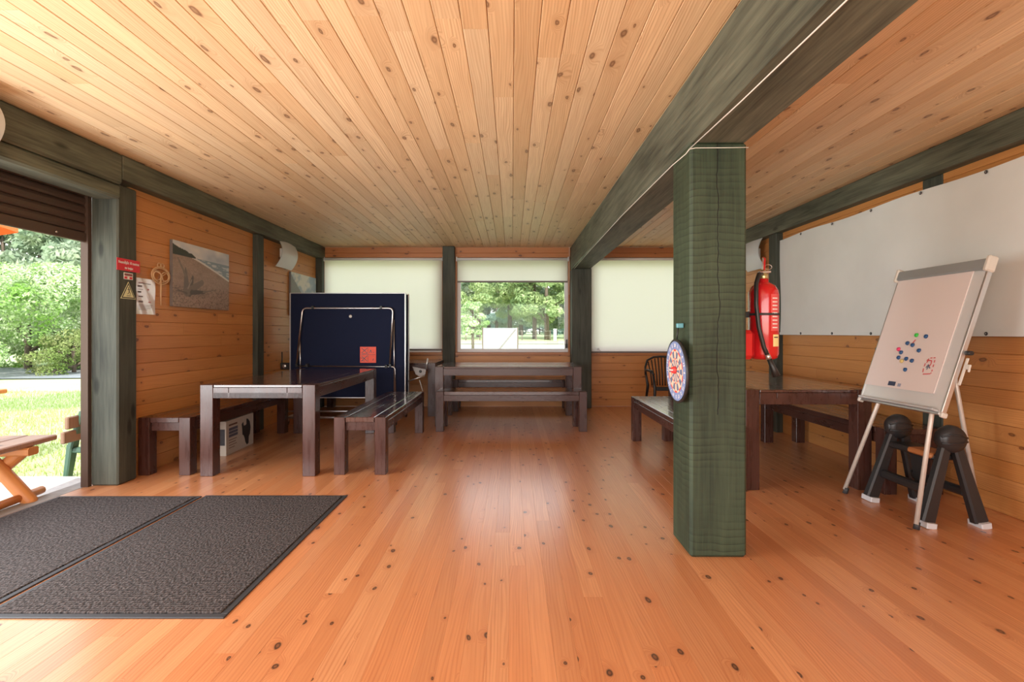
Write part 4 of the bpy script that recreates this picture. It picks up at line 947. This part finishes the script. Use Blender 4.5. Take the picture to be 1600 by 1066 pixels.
# point on the pad from its place in the photograph (true intersection with the pad plane)
def pad_uv(px, py):
    d = Vector(((px-VX)/F, 1, -(py-VY)/F)); c = Vector((0, 0, H)); t = (fo-c).dot(nrm)/d.dot(nrm); P = c+d*t-fo; return P.y, P.dot(up)
def padM(px, py, e=.0135): u, v = pad_uv(px, py); return FM @ Matrix.Translation((u, ysgn*v, e+.0005*max(0, (1-(v-pv0)/(pv1-pv0)))**3*1.5))
st = MB()
def dline(a, b, w):
    ua, va = pad_uv(*a); ub_, vb = pad_uv(*b); st.bar(FM @ Vector((ua, ysgn*va, .0165)), FM @ Vector((ub_, ysgn*vb, .0165)), w, .0008, .0002, nrm)
for a, b in (((1446, 586), (1458, 585.5)), ((1446, 583), (1447, 577)), ((1448, 574), (1450, 569)), ((1452, 565), (1456, 562)), ((1458, 561), (1461, 560.5)), ((1463, 560.5), (1466, 560.5)), ((1465, 564), (1464, 568)), ((1463, 571), (1462, 575)), ((1461, 579), (1460, 582)), ((1459, 583.5), (1459, 585)), ((1452, 568), (1455, 564.5)), ((1455, 564.5), (1460, 565)), ((1460, 565), (1459, 570)), ((1459, 570), (1456, 574)), ((1430, 537.5), (1434.5, 532))): dline(a, b, .006)
st.build('red_drawing', plain('red_marker', (.62, .06, .06), .6), fcl)
st = MB()
for a, b in (((1451, 576), (1455, 571)), ((1455, 571), (1457, 577)), ((1452, 579), (1455, 573))): dline(a, b, .006)
st.build('grey_drawing', plain('grey_marker', (.12, .14, .2), .6), fcl)
u0, v0 = pad_uv(1391, 603); u1, v1 = pad_uv(1404, 598)
fb(MB(), min(u0, u1), max(u0, u1), min(v0, v1), max(v0, v1), .0165, .0178, 0).build('pad_logo', plain('dark_blue_print', lin((52, 62, 88)), .6), fcl)
u0, v0 = pad_uv(1406, 605); u1, v1 = pad_uv(1412, 601)
fb(MB(), min(u0, u1), max(u0, u1), min(v0, v1), max(v0, v1), .0165, .0178, 0).build('pad_logo', plain('grey_blue_print', lin((150, 154, 172)), .6), fcl)
# legs of the easel
legm = plain('beige_metal', (.62, .55, .48), .35, .2)
def w2f(p): return Vector(p)-Vector(fcl.location)
bk = -nrm*.02
def on_board(u, v, e=-.025): return FM @ Vector((u, ysgn*v, e))
for (u_, foot) in ((.11, (2.425, 2.975, 0)), (.55, (2.445, 3.644, 0))):
    f_ = w2f(foot); top_ = on_board(u_, .03); hi_ = on_board(u_+(.02 if u_ < .3 else -.02), .30)
    l_ = MB().tube([f_+Vector((0, 0, .03)), top_, hi_], .0135, 12).build('leg', legm, fcl)
    MB().tube([f_+Vector((0, 0, .0)), f_+(top_-f_).normalized()*.045], .0165, 12).build('leg_tip', M['rubber'], l_)
ft_ = w2f((3.03, 3.22, 0)); l_ = MB().tube([ft_+Vector((0, 0, .03)), on_board(.33, .78, -.03)], .0135, 12).build('leg', legm, fcl)
MB().tube([ft_, ft_+Vector((-.006, .001, .045))], .0165, 12).build('leg_tip', M['rubber'], l_)
MB().bar(on_board(.11, .28, -.03), on_board(.55, .28, -.03), .03, .02).build('cross_brace', legm, fcl)
MB().tube([on_board(-.035, .40, -.02), on_board(.01, .40, -.02)], .013, 12).build('knob', M['black'], fcl)
MB().tube([on_board(BWd+.03, .40, -.02), on_board(BWd-.01, .40, -.02)], .012, 12).build('knob', M['black'], fcl)
m = MB(); fb(m, -.022, -.004, .20, .37, -.03, -.022); fb(m, -.05, -.022, .30, .33, -.03, -.018); fb(m, -.052, -.042, .285, .305, -.03, -.018); m.build('pad_hook', cap, fcl)
# magnets
mcol = {'b': plain('blue_magnet', lin((46, 84, 130)), .35), 'g': plain('green_magnet', lin((60, 200, 74)), .35), 'p': plain('pink_magnet', lin((232, 60, 110)), .35), 'y': plain('yellow_magnet', lin((216, 190, 120)), .35)}
mags = [('b', 1451, 527, 'blue magnet highest at right of the magnet cluster on flip chart'), ('b', 1422, 537.6, 'blue magnet left of the short red line'), ('b', 1430, 540.5, 'blue magnet at lower end of the short red line'),
        ('b', 1440, 549, 'blue magnet on its own at mid right of the cluster'), ('b', 1412, 552, 'blue magnet touching the pink magnet'), ('b', 1408, 560, 'blue magnet furthest left, up left of the yellow magnet'), ('b', 1420, 562, 'blue magnet right beside the yellow magnet'),
        ('b', 1429, 565, 'blue magnet right of the one beside the yellow magnet'), ('b', 1418.5, 579, 'blue magnet lowest of all on the paper pad'),
        ('g', 1436, 525, 'bright green magnet at the top of the cluster on flip chart'), ('p', 1408, 547, 'pink magnet at left of the cluster on flip chart'), ('y', 1413, 565.5, 'pale yellow magnet low in the cluster on flip chart')]
for c, px, py, lb in mags:
    mw = Matrix.Translation(Vector(fcl.location)) @ padM(px, py, .0152)
    o = MB().lathe([(0, .009), (.008, .009), (.0125, .007), (.0145, 0), (0, 0)], 18).build('board_magnet', mcol[c]); o.matrix_world = mw; tag(o, lb, 'magnet', 'round magnets on the flip chart pad')

# ------------------------------------------------------------------ black folding step stool
ss = thing('step_stool', 'black plastic folding step stool with round hinges under the flip chart', 'step stool', (2.70, 3.27, 0))
bp = plain('black_moulded_plastic', (.022, .021, .022), .38, bumps=.05, nscale=60)
wp = plain('white_rubber_foot', (.62, .62, .64), .5)
for ye, dy in ((-.215, -.03), (.20, .02)):
    for sx, xf in ((-1, -.175), (1, .15)):
        l_ = MB().bar((xf, ye+dy, .028), (sx*.035, ye, .48), .085, .055, .010, (0, 1, 0), .06, .05).build('leg', bp, ss)
        MB().bar((xf-sx*(-.004), ye+dy, 0), (xf, ye+dy, .032), .062, .10, .004, (0, 1, 0)).build('foot', wp, l_)
    hb = MB().lathe([(0, -.045), (.045, -.045), (.075, -.034), (.085, -.012), (.085, .012), (.075, .034), (.045, .045), (0, .045)], 28, rot_cols((0, 0, 1), (0, 1, 0), (0, ye, .525))).build('hinge', bp, ss)
    for k in (-1, 1): MB().tube([(-.08, ye-.03, .525+k*.02), (-.03, ye-.047, .53+k*.028), (.03, ye-.047, .53+k*.024), (.08, ye-.03, .525+k*.012)], .006, 6).build('rib', bp, hb)
MB().box((-.135, -.20, .17), (-.085, .19, .225), .012).build('lower_step', bp, ss)
MB().box((.075, -.22, .17), (.115, .19, .225), .012).build('rear_rail', bp, ss)
MB().box((-.085, -.19, .385), (.085, .18, .425), .010).build('platform', bp, ss)
MB().box((-.10, -.185, .395), (.05, .0, .43), .010).build('wooden_tread', plain('tan_board', lin((178, 112, 64)), .5), ss)
MB().prism([(-.12, .40), (.05, .40), (-.02, .12)], .012, Matrix(((0, 0, 1, -.03), (1, 0, 0, .02), (0, 1, 0, -.0), (0, 0, 0, 1)))).build('folding_panel', bp, ss)
